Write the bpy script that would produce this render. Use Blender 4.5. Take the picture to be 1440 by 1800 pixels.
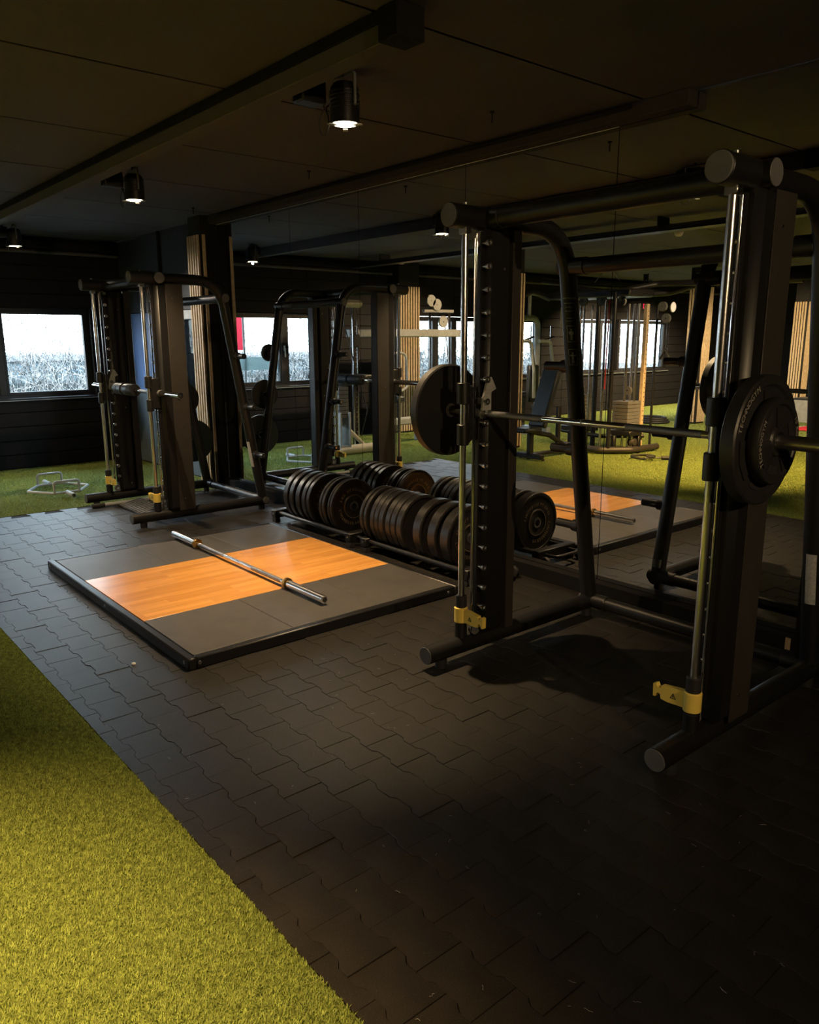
import bpy, math, random
import numpy as np
from mathutils import Vector, Matrix

random.seed(7)
RNG = np.random.default_rng(7)
PI = math.pi
SC = bpy.context.scene
COL = SC.collection
for _o in list(bpy.data.objects):
    bpy.data.objects.remove(_o, do_unlink=True)

# ------------------------------------------------------------------ camera
F_PX, YAW, PITCH, ROLL, CAM_H = 1374.2, math.radians(49.997), math.radians(12.513), math.radians(-0.233), 1.6
_fw = Vector((-math.sin(YAW) * math.cos(PITCH), math.cos(YAW) * math.cos(PITCH), -math.sin(PITCH)))
_r0 = Vector((math.cos(YAW), math.sin(YAW), 0))
_u0 = _r0.cross(_fw)
_rt = _r0 * math.cos(ROLL) + _u0 * math.sin(ROLL)
_up = -_r0 * math.sin(ROLL) + _u0 * math.cos(ROLL)
cam = bpy.data.objects.new('camera', bpy.data.cameras.new('camera'))
COL.objects.link(cam)
cam.matrix_world = Matrix(((_rt.x, _up.x, -_fw.x, 0), (_rt.y, _up.y, -_fw.y, 0), (_rt.z, _up.z, -_fw.z, CAM_H), (0, 0, 0, 1)))
cam.data.sensor_fit = 'HORIZONTAL'
cam.data.sensor_width = 36.0
cam.data.lens = 36.0 * F_PX / 1440.0
cam.data.clip_start = 0.05
cam.data.clip_end = 300
SC.camera = cam

# ------------------------------------------------------------------ sky, exposure
SC.view_settings.view_transform = 'Standard'
SC.view_settings.look = 'None'
SC.view_settings.gamma = 1.0
SC.view_settings.use_curve_mapping = False
SC.view_settings.exposure = 0.0
SKY = 17.0
LAMP_W = 250.0
world = bpy.data.worlds.new('sky')
SC.world = world
world.use_nodes = True
_wn = world.node_tree
_wn.nodes.clear()
_wo = _wn.nodes.new('ShaderNodeOutputWorld')
_wb = _wn.nodes.new('ShaderNodeBackground')
_wt = _wn.nodes.new('ShaderNodeTexCoord')
_ws = _wn.nodes.new('ShaderNodeSeparateXYZ')
_wr = _wn.nodes.new('ShaderNodeValToRGB')
_wr.color_ramp.elements[0].position = 0.0
_wr.color_ramp.elements[0].color = (0.86, 0.95, 1.0, 1)
_wr.color_ramp.elements[1].position = 0.7
_wr.color_ramp.elements[1].color = (0.62, 0.80, 1.0, 1)
_wn.links.new(_wt.outputs['Generated'], _ws.inputs[0])
_wn.links.new(_ws.outputs['Z'], _wr.inputs[0])
_wn.links.new(_wr.outputs[0], _wb.inputs[0])
_wb.inputs[1].default_value = SKY
_wn.links.new(_wb.outputs[0], _wo.inputs[0])
cy = SC.cycles
cy.use_denoising = True
try:
    cy.denoiser = 'OPENIMAGEDENOISE'
except Exception:
    pass
cy.max_bounces = 9
cy.diffuse_bounces = 4
cy.glossy_bounces = 6
cy.transmission_bounces = 4
cy.transparent_max_bounces = 12
cy.caustics_reflective = False
cy.caustics_refractive = False
cy.sample_clamp_indirect = 6.0
cy.use_adaptive_sampling = True
cy.adaptive_threshold = 0.015


# ------------------------------------------------------------------ materials
def mat(name, col, rough=0.5, metal=0.0, var=0.12, scale=14.0, bump=0.0, bscale=200.0, spec=0.5, speck=None, emit=None):
    m = bpy.data.materials.new(name)
    m.use_nodes = True
    nt = m.node_tree
    b = nt.nodes['Principled BSDF']
    b.inputs['Roughness'].default_value = rough
    b.inputs['Metallic'].default_value = metal
    b.inputs['Specular IOR Level'].default_value = spec
    tc = nt.nodes.new('ShaderNodeTexCoord')
    n = nt.nodes.new('ShaderNodeTexNoise')
    n.inputs['Scale'].default_value = scale
    n.inputs['Detail'].default_value = 4.0
    nt.links.new(tc.outputs['Object'], n.inputs['Vector'])
    r = nt.nodes.new('ShaderNodeValToRGB')
    r.color_ramp.elements[0].position = 0.3
    r.color_ramp.elements[1].position = 0.7
    r.color_ramp.elements[0].color = (*[c * (1 - var) for c in col], 1)
    r.color_ramp.elements[1].color = (*[min(1, c * (1 + var)) for c in col], 1)
    nt.links.new(n.outputs['Fac'], r.inputs[0])
    out = r.outputs[0]
    if speck:
        sc_, amt, scol = speck
        n2 = nt.nodes.new('ShaderNodeTexNoise')
        n2.inputs['Scale'].default_value = sc_
        n2.inputs['Detail'].default_value = 1.0
        nt.links.new(tc.outputs['Object'], n2.inputs['Vector'])
        r2 = nt.nodes.new('ShaderNodeValToRGB')
        r2.color_ramp.elements[0].position = amt
        r2.color_ramp.elements[1].position = amt + 0.06
        r2.color_ramp.elements[0].color = (0, 0, 0, 1)
        r2.color_ramp.elements[1].color = (1, 1, 1, 1)
        nt.links.new(n2.outputs['Fac'], r2.inputs[0])
        mx = nt.nodes.new('ShaderNodeMixRGB')
        mx.inputs[2].default_value = (*scol, 1)
        nt.links.new(r2.outputs[0], mx.inputs[0])
        nt.links.new(out, mx.inputs[1])
        out = mx.outputs[0]
    nt.links.new(out, b.inputs['Base Color'])
    if bump:
        n3 = nt.nodes.new('ShaderNodeTexNoise')
        n3.inputs['Scale'].default_value = bscale
        nt.links.new(tc.outputs['Object'], n3.inputs['Vector'])
        bp = nt.nodes.new('ShaderNodeBump')
        bp.inputs['Strength'].default_value = bump
        bp.inputs['Distance'].default_value = 0.002
        nt.links.new(n3.outputs['Fac'], bp.inputs['Height'])
        nt.links.new(bp.outputs[0], b.inputs['Normal'])
    if emit:
        b.inputs['Emission Color'].default_value = (*emit[0], 1)
        b.inputs['Emission Strength'].default_value = emit[1]
    return m


M = {}
M['powder'] = mat('black powder coat', (0.0095, 0.0095, 0.0110), 0.40, var=0.1, bump=0.05, bscale=600)
M['powder_soft'] = mat('charcoal panel coat', (0.034, 0.030, 0.028), 0.5, var=0.1)
M['cap'] = mat('grey plastic cap', (0.12, 0.122, 0.130), 0.55)
M['chrome'] = mat('chrome', (0.72, 0.72, 0.74), 0.09, 1.0, var=0.05)
M['rod'] = mat('polished guide rod', (0.80, 0.80, 0.82), 0.24, 1.0, var=0.05)
M['steel'] = mat('brushed steel', (0.42, 0.42, 0.43), 0.28, 1.0, var=0.1, scale=60)
M['knurl'] = mat('knurled steel', (0.30, 0.30, 0.31), 0.42, 1.0, bump=0.6, bscale=900)
M['brass'] = mat('worn brass collar', (0.48, 0.30, 0.10), 0.3, 1.0)
M['rubber'] = mat('black rubber', (0.018, 0.018, 0.019), 0.6, bump=0.1, bscale=300)
M['plate'] = mat('bumper plate rubber', (0.0135, 0.012, 0.0115), 0.36, var=0.3, scale=30, bump=0.35, bscale=160, speck=(140, 0.68, (0.07, 0.06, 0.05)))
M['plate_iron'] = mat('urethane grip plate', (0.017, 0.017, 0.018), 0.42, var=0.15)
M['plate_green'] = mat('dark green plate', (0.008, 0.022, 0.019), 0.5)
M['print_tan'] = mat('tan printing', (0.36, 0.28, 0.18), 0.6)
M['print_grey'] = mat('grey relief lettering', (0.34, 0.32, 0.30), 0.4)
M['print_white'] = mat('white printing', (0.62, 0.62, 0.62), 0.6)
M['print_black'] = mat('black printing', (0.012, 0.012, 0.012), 0.6)
M['yellow'] = mat('yellow plastic', (0.92, 0.70, 0.15), 0.38, var=0.05)
M['sticker'] = mat('silver label', (0.42, 0.43, 0.44), 0.45, var=0.2, scale=90)
M['paver'] = mat('rubber paver granules', (0.0175, 0.0155, 0.0140), 0.43, var=0.35, scale=5.0, bump=0.55, bscale=260, speck=(300, 0.68, (0.10, 0.095, 0.09)), spec=0.5)
M['slab'] = mat('dark subfloor', (0.010, 0.009, 0.009), 0.9)
M['turf_base'] = mat('turf backing', (0.12, 0.16, 0.034), 0.95, var=0.4, scale=120)
M['turf'] = mat('turf fibre', (0.255, 0.335, 0.085), 0.62, var=0.45, scale=46, spec=0.3)
M['ceiling'] = mat('ceiling board paint', (0.092, 0.086, 0.100), 0.85, var=0.06, scale=3)
M['beam'] = mat('beam paint', (0.092, 0.086, 0.090), 0.8, var=0.06, scale=4)
M['black_paint'] = mat('black paint', (0.010, 0.010, 0.011), 0.8, spec=0.15)
M['batten'] = mat('dark batten paint', (0.045, 0.040, 0.038), 0.8, spec=0.2)
M['wall'] = mat('dark wall board paint', (0.0075, 0.0072, 0.0092), 0.75, var=0.12, scale=5, spec=0.25)
M['wall_blue_daylit'] = mat('daylit blue wall panel', (0.12, 0.24, 0.58), 0.55, var=0.06, scale=4)  # blue panel with the window's daylight worked into its colour
M['wall_grey_daylit'] = mat('daylit grey blue wall', (0.10, 0.135, 0.17), 0.6, var=0.06, scale=4)  # lower wall boards, the daylight on them put into a paler colour
M['wall_navy'] = mat('navy wall paint', (0.032, 0.040, 0.058), 0.6, var=0.08, scale=4)
M['mirror'] = mat('mirror silver', (0.84, 0.85, 0.85), 0.0, 1.0, var=0.0)
M['mirror_edge'] = mat('mirror polished edge', (0.04, 0.05, 0.05), 0.2)
M['frame'] = mat('black window frame', (0.016, 0.018, 0.022), 0.45)
M['frame_white'] = mat('pale window reveal', (0.50, 0.55, 0.62), 0.6)
M['sill'] = mat('pale sill', (0.45, 0.48, 0.52), 0.5)
M['oak'] = mat('oak slat', (0.60, 0.47, 0.31), 0.55, var=0.18, scale=18)
M['felt'] = mat('black felt backing', (0.008, 0.008, 0.008), 0.95)
M['platform_rubber'] = mat('platform rubber mat', (0.075, 0.070, 0.066), 0.46, var=0.15, scale=9, bump=0.15, bscale=500)
M['grey_paint'] = mat('silver grey frame paint', (0.40, 0.42, 0.43), 0.38)
M['cream_paint'] = mat('cream frame paint', (0.52, 0.50, 0.42), 0.4)
M['pad'] = mat('black upholstery', (0.026, 0.030, 0.034), 0.42, bump=0.2, bscale=400)
M['foam'] = mat('foam bar pad', (0.030, 0.033, 0.040), 0.5)
M['white_plastic'] = mat('white plastic', (0.60, 0.60, 0.58), 0.4)
M['red'] = mat('red fabric', (0.55, 0.02, 0.03), 0.7)
M['lamp_glow'] = mat('lamp lens glow', (1, 0.9, 0.7), 0.5, emit=((1.0, 0.86, 0.58), 9.0))
M['disc_glow'] = mat('round wall light glow', (1, 0.9, 0.8), 0.5, emit=((1.0, 0.72, 0.48), 1.1))
M['led_red'] = mat('red led segment', (0.4, 0, 0), 0.5, emit=((1.0, 0.02, 0.08), 2.5))
M['twig'] = mat('winter twig bark', (0.62, 0.58, 0.55), 0.8, var=0.6, scale=7)
M['bark'] = mat('dark bark', (0.035, 0.030, 0.030), 0.85, var=0.6, scale=5)
M['shrub_dark'] = mat('dark shrub leaf', (0.035, 0.045, 0.045), 0.8, var=0.5, scale=4)
M['ground'] = mat('outdoor paving', (0.07, 0.07, 0.065), 0.9)
M['house'] = mat('pale house render', (0.10, 0.12, 0.14), 0.8)
M['house_b'] = mat('blue grey house render', (0.08, 0.115, 0.14), 0.8)
M['roof'] = mat('slate roof', (0.12, 0.12, 0.125), 0.8)


def wood_mat():
    m = mat('lacquered maple', (0.66, 0.30, 0.075), 0.26, var=0.1)
    nt = m.node_tree
    b = nt.nodes['Principled BSDF']
    tc = nt.nodes.new('ShaderNodeTexCoord')
    mp = nt.nodes.new('ShaderNodeMapping')
    mp.inputs['Scale'].default_value = (26, 1.6, 1)
    nt.links.new(tc.outputs['Object'], mp.inputs[0])
    n = nt.nodes.new('ShaderNodeTexNoise')
    n.inputs['Scale'].default_value = 2.2
    n.inputs['Detail'].default_value = 6
    nt.links.new(mp.outputs[0], n.inputs['Vector'])
    br = nt.nodes.new('ShaderNodeTexBrick')
    br.inputs['Scale'].default_value = 1.0
    br.inputs['Brick Width'].default_value = 0.42
    br.inputs['Row Height'].default_value = 0.055
    br.inputs['Mortar Size'].default_value = 0.0
    br.inputs['Color1'].default_value = (0.68, 0.310, 0.075, 1)
    br.inputs['Color2'].default_value = (0.86, 0.42, 0.115, 1)
    mp2 = nt.nodes.new('ShaderNodeMapping')
    mp2.inputs['Rotation'].default_value = (0, 0, PI / 2)
    nt.links.new(tc.outputs['Object'], mp2.inputs[0])
    nt.links.new(mp2.outputs[0], br.inputs['Vector'])
    r = nt.nodes.new('ShaderNodeValToRGB')
    r.color_ramp.elements[0].position = 0.3
    r.color_ramp.elements[1].position = 0.75
    r.color_ramp.elements[0].color = (0.82, 0.82, 0.82, 1)
    r.color_ramp.elements[1].color = (1.08, 1.05, 1.0, 1)
    nt.links.new(n.outputs['Fac'], r.inputs[0])
    mx = nt.nodes.new('ShaderNodeMixRGB')
    mx.blend_type = 'MULTIPLY'
    mx.inputs[0].default_value = 1
    nt.links.new(br.outputs[0], mx.inputs[1])
    nt.links.new(r.outputs[0], mx.inputs[2])
    nt.links.new(mx.outputs[0], b.inputs['Base Color'])
    return m


M['wood'] = wood_mat()


def glass_mat():
    m = bpy.data.materials.new('window glass')
    m.use_nodes = True
    nt = m.node_tree
    nt.nodes.clear()
    o = nt.nodes.new('ShaderNodeOutputMaterial')
    t = nt.nodes.new('ShaderNodeBsdfTransparent')
    t.inputs[0].default_value = (0.93, 0.97, 0.97, 1)
    g = nt.nodes.new('ShaderNodeBsdfGlossy')
    g.inputs['Roughness'].default_value = 0.02
    lw = nt.nodes.new('ShaderNodeLayerWeight')
    lw.inputs[0].default_value = 0.12
    mx = nt.nodes.new('ShaderNodeMixShader')
    nt.links.new(lw.outputs['Fresnel'], mx.inputs[0])
    nt.links.new(t.outputs[0], mx.inputs[1])
    nt.links.new(g.outputs[0], mx.inputs[2])
    nt.links.new(mx.outputs[0], o.inputs[0])
    return m


M['glass'] = glass_mat()


def cloth_mat(name, col):
    m = bpy.data.materials.new(name)
    m.use_nodes = True
    nt = m.node_tree
    nt.nodes.clear()
    o = nt.nodes.new('ShaderNodeOutputMaterial')
    d = nt.nodes.new('ShaderNodeBsdfDiffuse')
    t = nt.nodes.new('ShaderNodeBsdfTranslucent')
    n = nt.nodes.new('ShaderNodeTexNoise')
    n.inputs['Scale'].default_value = 9
    r = nt.nodes.new('ShaderNodeValToRGB')
    r.color_ramp.elements[0].color = (*[c * 0.8 for c in col], 1)
    r.color_ramp.elements[1].color = (*col, 1)
    nt.links.new(n.outputs['Fac'], r.inputs[0])
    for b in (d, t):
        nt.links.new(r.outputs[0], b.inputs[0])
    mx = nt.nodes.new('ShaderNodeMixShader')
    mx.inputs[0].default_value = 0.6
    nt.links.new(d.outputs[0], mx.inputs[1])
    nt.links.new(t.outputs[0], mx.inputs[2])
    nt.links.new(mx.outputs[0], o.inputs[0])
    return m


M['banner'] = cloth_mat('red banner cloth', (0.50, 0.03, 0.05))
M['sign'] = cloth_mat('pale banner cloth', (0.14, 0.19, 0.19))


# ------------------------------------------------------------------ mesh helpers
class MB:
    def __init__(s):
        s.v = []
        s.f = []

    def add(s, vs, fs):
        o = len(s.v)
        s.v += [tuple(p) for p in vs]
        s.f += [tuple(i + o for i in f) for f in fs]
        return s

    def box(s, x0, x1, y0, y1, z0, z1, c=0.0, mtx=None):
        cx, cy_, cz = (x0 + x1) / 2, (y0 + y1) / 2, (z0 + z1) / 2
        h = (abs(x1 - x0) / 2, abs(y1 - y0) / 2, abs(z1 - z0) / 2)
        if c <= 0:
            vs = [Vector((cx + a * h[0], cy_ + b * h[1], cz + d * h[2])) for a in (-1, 1) for b in (-1, 1) for d in (-1, 1)]
            fs = [(0, 1, 3, 2), (4, 6, 7, 5), (0, 4, 5, 1), (2, 3, 7, 6), (0, 2, 6, 4), (1, 5, 7, 3)]
        else:
            c = min(c, min(h) * 0.95)
            idx = {}
            vs = []
            for a in (-1, 1):
                for b in (-1, 1):
                    for d in (-1, 1):
                        sg = (a, b, d)
                        for k in range(3):
                            p = [sg[j] * (h[j] - (0 if j == k else c)) for j in range(3)]
                            idx[sg + (k,)] = len(vs)
                            vs.append(Vector((cx + p[0], cy_ + p[1], cz + p[2])))
            fs = []

            def sgn(k, val, j, vj, l, vl):
                t = [0, 0, 0]
                t[k], t[j], t[l] = val, vj, vl
                return tuple(t)
            for k in range(3):
                j, l = (k + 1) % 3, (k + 2) % 3
                for val in (-1, 1):
                    q = [idx[sgn(k, val, j, p, l, r) + (k,)] for p, r in ((-1, -1), (1, -1), (1, 1), (-1, 1))]
                    fs.append(q if val > 0 else q[::-1])
                for vj in (-1, 1):
                    for vl in (-1, 1):
                        e = []
                        for kk, val in ((j, -1), (j, 1), (l, 1), (l, -1)):
                            e.append(idx[sgn(k, val, j, vj, l, vl) + (kk,)])
                        fs.append(e if vj * vl > 0 else e[::-1])
            for a in (-1, 1):
                for b in (-1, 1):
                    for d in (-1, 1):
                        t = [idx[(a, b, d, k)] for k in range(3)]
                        fs.append(t if a * b * d > 0 else t[::-1])
            cc = Vector((cx, cy_, cz))
            out = []
            for f in fs:
                n = (vs[f[1]] - vs[f[0]]).cross(vs[f[2]] - vs[f[0]])
                m_ = sum((vs[i] for i in f), Vector()) / len(f) - cc
                out.append(tuple(f) if n.dot(m_) > 0 else tuple(f[::-1]))
            fs = out
        if mtx is not None:
            vs = [mtx @ p for p in vs]
        return s.add(vs, fs)

    def tube(s, path, r, n=12, caps=True, closed=False):
        P = [Vector(p) for p in path]
        k = len(P)
        R = r if isinstance(r, (list, tuple)) else [r] * k
        T = []
        for i in range(k):
            a = P[(i - 1) % k] if (closed or i > 0) else P[i]
            b = P[(i + 1) % k] if (closed or i < k - 1) else P[i]
            t = (b - a)
            T.append(t.normalized() if t.length > 1e-9 else Vector((0, 0, 1)))
        ref = Vector((0, 0, 1)) if abs(T[0].z) < 0.9 else Vector((1, 0, 0))
        u = (ref - T[0] * ref.dot(T[0])).normalized()
        vs, fs = [], []
        for i in range(k):
            u = (u - T[i] * u.dot(T[i]))
            u = u.normalized() if u.length > 1e-6 else T[i].orthogonal().normalized()
            w = T[i].cross(u)
            for j in range(n):
                a = 2 * PI * j / n
                vs.append(P[i] + (u * math.cos(a) + w * math.sin(a)) * R[i])
        for i in range(k if closed else k - 1):
            for j in range(n):
                a, b = i * n + j, i * n + (j + 1) % n
                c, d = ((i + 1) % k) * n + (j + 1) % n, ((i + 1) % k) * n + j
                fs.append((a, b, c, d))
        if caps and not closed:
            fs.append(tuple(range(n))[::-1])
            fs.append(tuple(range((k - 1) * n, k * n)))
        return s.add(vs, fs)

    def cyl(s, p0, p1, r, n=16, c=0.0):
        p0, p1 = Vector(p0), Vector(p1)
        if c > 0:
            d = (p1 - p0).normalized()
            return s.tube([p0, p0 + d * c, p1 - d * c, p1], [r - c, r, r, r - c], n)
        return s.tube([p0, p1], r, n)

    def lathe(s, prof, n=32, mtx=None, closed=False):
        vs, fs = [], []
        k = len(prof)
        for r, z in prof:
            for j in range(n):
                a = 2 * PI * j / n
                vs.append(Vector((r * math.cos(a), r * math.sin(a), z)))
        for i in range(k if closed else k - 1):
            for j in range(n):
                i2 = (i + 1) % k
                fs.append((i * n + j, i * n + (j + 1) % n, i2 * n + (j + 1) % n, i2 * n + j))
        if not closed:
            if prof[0][0] > 1e-6:
                fs.append(tuple(range(n))[::-1])
            if prof[-1][0] > 1e-6:
                fs.append(tuple(range((k - 1) * n, k * n)))
        if mtx is not None:
            vs = [mtx @ p for p in vs]
        return s.add(vs, fs)

    def prism(s, poly, z0, z1, mtx=None):
        n = len(poly)
        area = sum(poly[i][0] * poly[(i + 1) % n][1] - poly[(i + 1) % n][0] * poly[i][1] for i in range(n))
        if area < 0:
            poly = poly[::-1]
        vs = [Vector((x, y, z0)) for x, y in poly] + [Vector((x, y, z1)) for x, y in poly]
        fs = [tuple(range(n))[::-1], tuple(range(n, 2 * n))] + [(i, (i + 1) % n, n + (i + 1) % n, n + i) for i in range(n)]
        if mtx is not None:
            vs = [mtx @ p for p in vs]
        return s.add(vs, fs)

    def mesh(s, name, m, smooth=True):
        me = bpy.data.meshes.new(name)
        me.from_pydata([tuple(p) for p in s.v], [], s.f)
        me.materials.append(m)
        if smooth and len(me.polygons):
            me.polygons.foreach_set('use_smooth', [True] * len(me.polygons))
            me.set_sharp_from_angle(angle=math.radians(38))
        me.update()
        return me

    def build(s, name, m, parent=None, loc=(0, 0, 0), smooth=True):
        return obj(name, s.mesh(name, m, smooth), parent, loc)


def obj(name, me, parent=None, loc=(0, 0, 0), rot=(0, 0, 0)):
    o = bpy.data.objects.new(name, me)
    COL.objects.link(o)
    o.location = loc
    o.rotation_euler = rot
    if parent is not None:
        o.parent = parent
    return o


def tag(o, label, cat, group=None, kind=None):
    o['label'] = label
    o['category'] = cat
    if group:
        o['group'] = group
    if kind:
        o['kind'] = kind
    return o


def thing(name, label, cat, loc=(0, 0, 0), rz=0.0, group=None):
    o = bpy.data.objects.new(name, None)
    o.empty_display_size = 0.1
    COL.objects.link(o)
    o.location = loc
    o.rotation_euler = (0, 0, rz)
    return tag(o, label, cat, group)


def struct(name, me, loc=(0, 0, 0)):
    o = obj(name, me, None, loc)
    o['kind'] = 'structure'
    return o


def arc(c, r, a0, a1, n, plane='yz', fixed=0.0):
    out = []
    for i in range(n + 1):
        a = a0 + (a1 - a0) * i / n
        p, q = c[0] + r * math.cos(a), c[1] + r * math.sin(a)
        out.append({'yz': (fixed, p, q), 'xz': (p, fixed, q), 'xy': (p, q, fixed)}[plane])
    return out


def fillet(pts, rad, n=6):
    P = [Vector(p) for p in pts]
    out = [P[0]]
    for i in range(1, len(P) - 1):
        a, b, c = P[i - 1], P[i], P[i + 1]
        r = rad[i - 1] if isinstance(rad, (list, tuple)) else rad
        d1, d2 = (a - b).normalized(), (c - b).normalized()
        ang = d1.angle(d2)
        t = min(r / math.tan(ang / 2), (a - b).length * 0.49, (c - b).length * 0.49)
        s_, e_ = b + d1 * t, b + d2 * t
        for k in range(n + 1):
            u = k / n
            out.append(s_ * (1 - u) ** 2 + b * (2 * u * (1 - u)) + e_ * u ** 2)
    out.append(P[-1])
    return out


TO_X = Matrix(((0, 0, 1, 0), (1, 0, 0, 0), (0, 1, 0, 0), (0, 0, 0, 1)))      # local x,y,z -> world y,z,x
FRONT = Matrix(((1, 0, 0, 0), (0, 0, -1, 0), (0, 1, 0, 0), (0, 0, 0, 1)))    # local x,y,z -> world x,z,-y
_GLYPH = {}


def glyph(ch):
    if ch not in _GLYPH:
        cu = bpy.data.curves.new('glyph', 'FONT')
        cu.body = ch
        cu.resolution_u = 2
        cu.align_x = 'CENTER'
        o = bpy.data.objects.new('glyph', cu)
        COL.objects.link(o)
        bpy.context.view_layer.update()
        dg = bpy.context.evaluated_depsgraph_get()
        me = bpy.data.meshes.new_from_object(o.evaluated_get(dg))
        _GLYPH[ch] = ([v.co.copy() for v in me.vertices], [tuple(p.vertices) for p in me.polygons])
        bpy.data.objects.remove(o, do_unlink=True)
        bpy.data.meshes.remove(me)
    return _GLYPH[ch]


ADV = {'I': 0.30, ' ': 0.38, 'M': 0.86, 'O': 0.78, 'G': 0.78, 'N': 0.74, '1': 0.5}


def text_line(mb, s, size, fn, spread=1.0):
    """lay glyphs on the 2D line; fn maps (u, v) to a point"""
    w = [ADV.get(c, 0.66) * size * spread for c in s]
    x = -sum(w) / 2
    for c, a in zip(s, w):
        if c != ' ':
            vs, fs = glyph(c)
            mb.add([fn(x + a / 2 + p.x * size, (p.y - 0.36) * size) for p in vs], fs)
        x += a


def text_ring(mb, s, size, r, mid, x_face, flip=1, spread=1.0):
    """letters round a disc whose face looks along +X; mid = clockwise angle of the middle from the top"""
    w = [ADV.get(c, 0.66) * size * spread for c in s]
    a = mid - sum(w) / 2 / r
    for c, d in zip(s, w):
        if c != ' ':
            th = a + d / 2 / r
            vs, fs = glyph(c)
            pts = []
            for p in vs:
                u, v = p.x * size, (p.y - 0.36) * size + r
                pts.append((x_face, u * math.cos(th) + v * math.sin(th), -u * math.sin(th) + v * math.cos(th)))
            mb.add(pts, fs)
        a += d / r


def np_mesh(name, verts, faces_flat, loop_n, m):
    me = bpy.data.meshes.new(name)
    nf = len(faces_flat) // loop_n
    me.vertices.add(len(verts))
    me.vertices.foreach_set('co', np.asarray(verts, dtype=np.float32).ravel())
    me.loops.add(len(faces_flat))
    me.loops.foreach_set('vertex_index', np.asarray(faces_flat, dtype=np.int32))
    me.polygons.add(nf)
    me.polygons.foreach_set('loop_start', np.arange(0, nf * loop_n, loop_n, dtype=np.int32))
    me.materials.append(m)
    me.update(calc_edges=True)
    return me


# ------------------------------------------------------------------ the room
X_L, X_R, Y_B, Y_M, Z_C = -10.75, 3.0, -11.5, 4.0, 2.85
TURF_Y, TURF_X = 0.915, -7.85

floor = struct('floor', MB().box(X_L - 0.3, X_R + 0.3, Y_B - 0.3, Y_M + 0.3, -0.20, -0.010).mesh('floor', M['slab'], False))

# rubber pavers
PX, PY, AMP, GAP = 0.2, 0.147, -0.0075, 0.0006
_w = [(-0.1, -1), (-0.062, -1), (-0.040, 1), (0.040, 1), (0.062, -1), (0.1, -1)]


def paver_poly(y0=None):
    top = [(max(-0.1 + GAP, min(0.1 - GAP, u)), PY / 2 + AMP * t - GAP) for u, t in _w]
    bot = [(max(-0.1 + GAP, min(0.1 - GAP, u)), -PY / 2 - AMP * t + GAP) for u, t in _w]
    return bot + top[::-1]


def paver_mb(mb, poly, ox, oy, oz):
    n = len(poly)
    cx = sum(p[0] for p in poly) / n
    cyy = sum(p[1] for p in poly) / n
    ins = []
    for x, y in poly:
        d = math.hypot(x - cx, y - cyy)
        k = (d - 0.0014) / d
        ins.append((cx + (x - cx) * k, cyy + (y - cyy) * k))
    vs = [(x + ox, y + oy, oz) for x, y in ins] + [(x + ox, y + oy, oz - 0.0025) for x, y in poly] + [(x + ox, y + oy, -0.010) for x, y in poly]
    fs = [tuple(range(n))]
    for b in (0, n):
        for i in range(n):
            j = (i + 1) % n
            fs.append((b + i, b + n + i, b + n + j, b + j))
    mb.add(vs, fs)


_pm = MB()
paver_mb(_pm, paver_poly(), 0, 0, 0)
PAVER = _pm.mesh('rubber_paver', M['paver'], False)
rows = []
Y0 = 0.974
cells = []
for k in range(21):
    yc = Y0 + (k + 0.5) * PY
    if yc > Y_M:
        break
    off = 0.0 if k % 2 == 0 else 0.1
    for i in range(0, 54):
        xc = 0.7 - off - i * PX - 0.007
        if xc < TURF_X + 0.05:
            break
        if -5.66 < xc < -3.58 and 1.6 < yc < 3.2:
            continue
        d = Vector((xc, yc, 0)) - Vector((0, 0, CAM_H))
        z = d.dot(_fw)
        if z < 0.2:
            cells.append((9e9, xc, yc))
            continue
        px, py = 720 + F_PX * d.dot(_rt) / z, 900 - F_PX * d.dot(_up) / z
        vis = -30 < px < 1470 and -30 < py < 1830
        cells.append((d.length + (0 if vis else 1e3), xc, yc))
cells.sort()
rest = MB()
for n_, (d, x, y) in enumerate(cells):
    z = random.uniform(-0.0016, 0.0016)
    if n_ < 300:
        obj('rubber_paver', PAVER, floor, (x, y, z), (random.uniform(-.006, .006), random.uniform(-.006, .006), 0))
    else:
        paver_mb(rest, paver_poly(), x, y, z)
for i in range(0, 48):      # the cut first row against the turf
    xc = 0.7 - 0.1 - i * PX - 0.007
    if xc < TURF_X:
        break
    poly = [(max(-0.1 + GAP, min(0.1 - GAP, u)), 0.059 + AMP * t - GAP) for u, t in _w]
    poly = [(-0.1 + GAP, 0.002), (0.1 - GAP, 0.002)] + poly[::-1]
    paver_mb(rest, poly, xc, 0.915, random.uniform(-0.001, 0.001))
ro = rest.build('rubber_paver_area', M['paver'], floor, smooth=False)
ro['kind'] = 'stuff'


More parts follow.
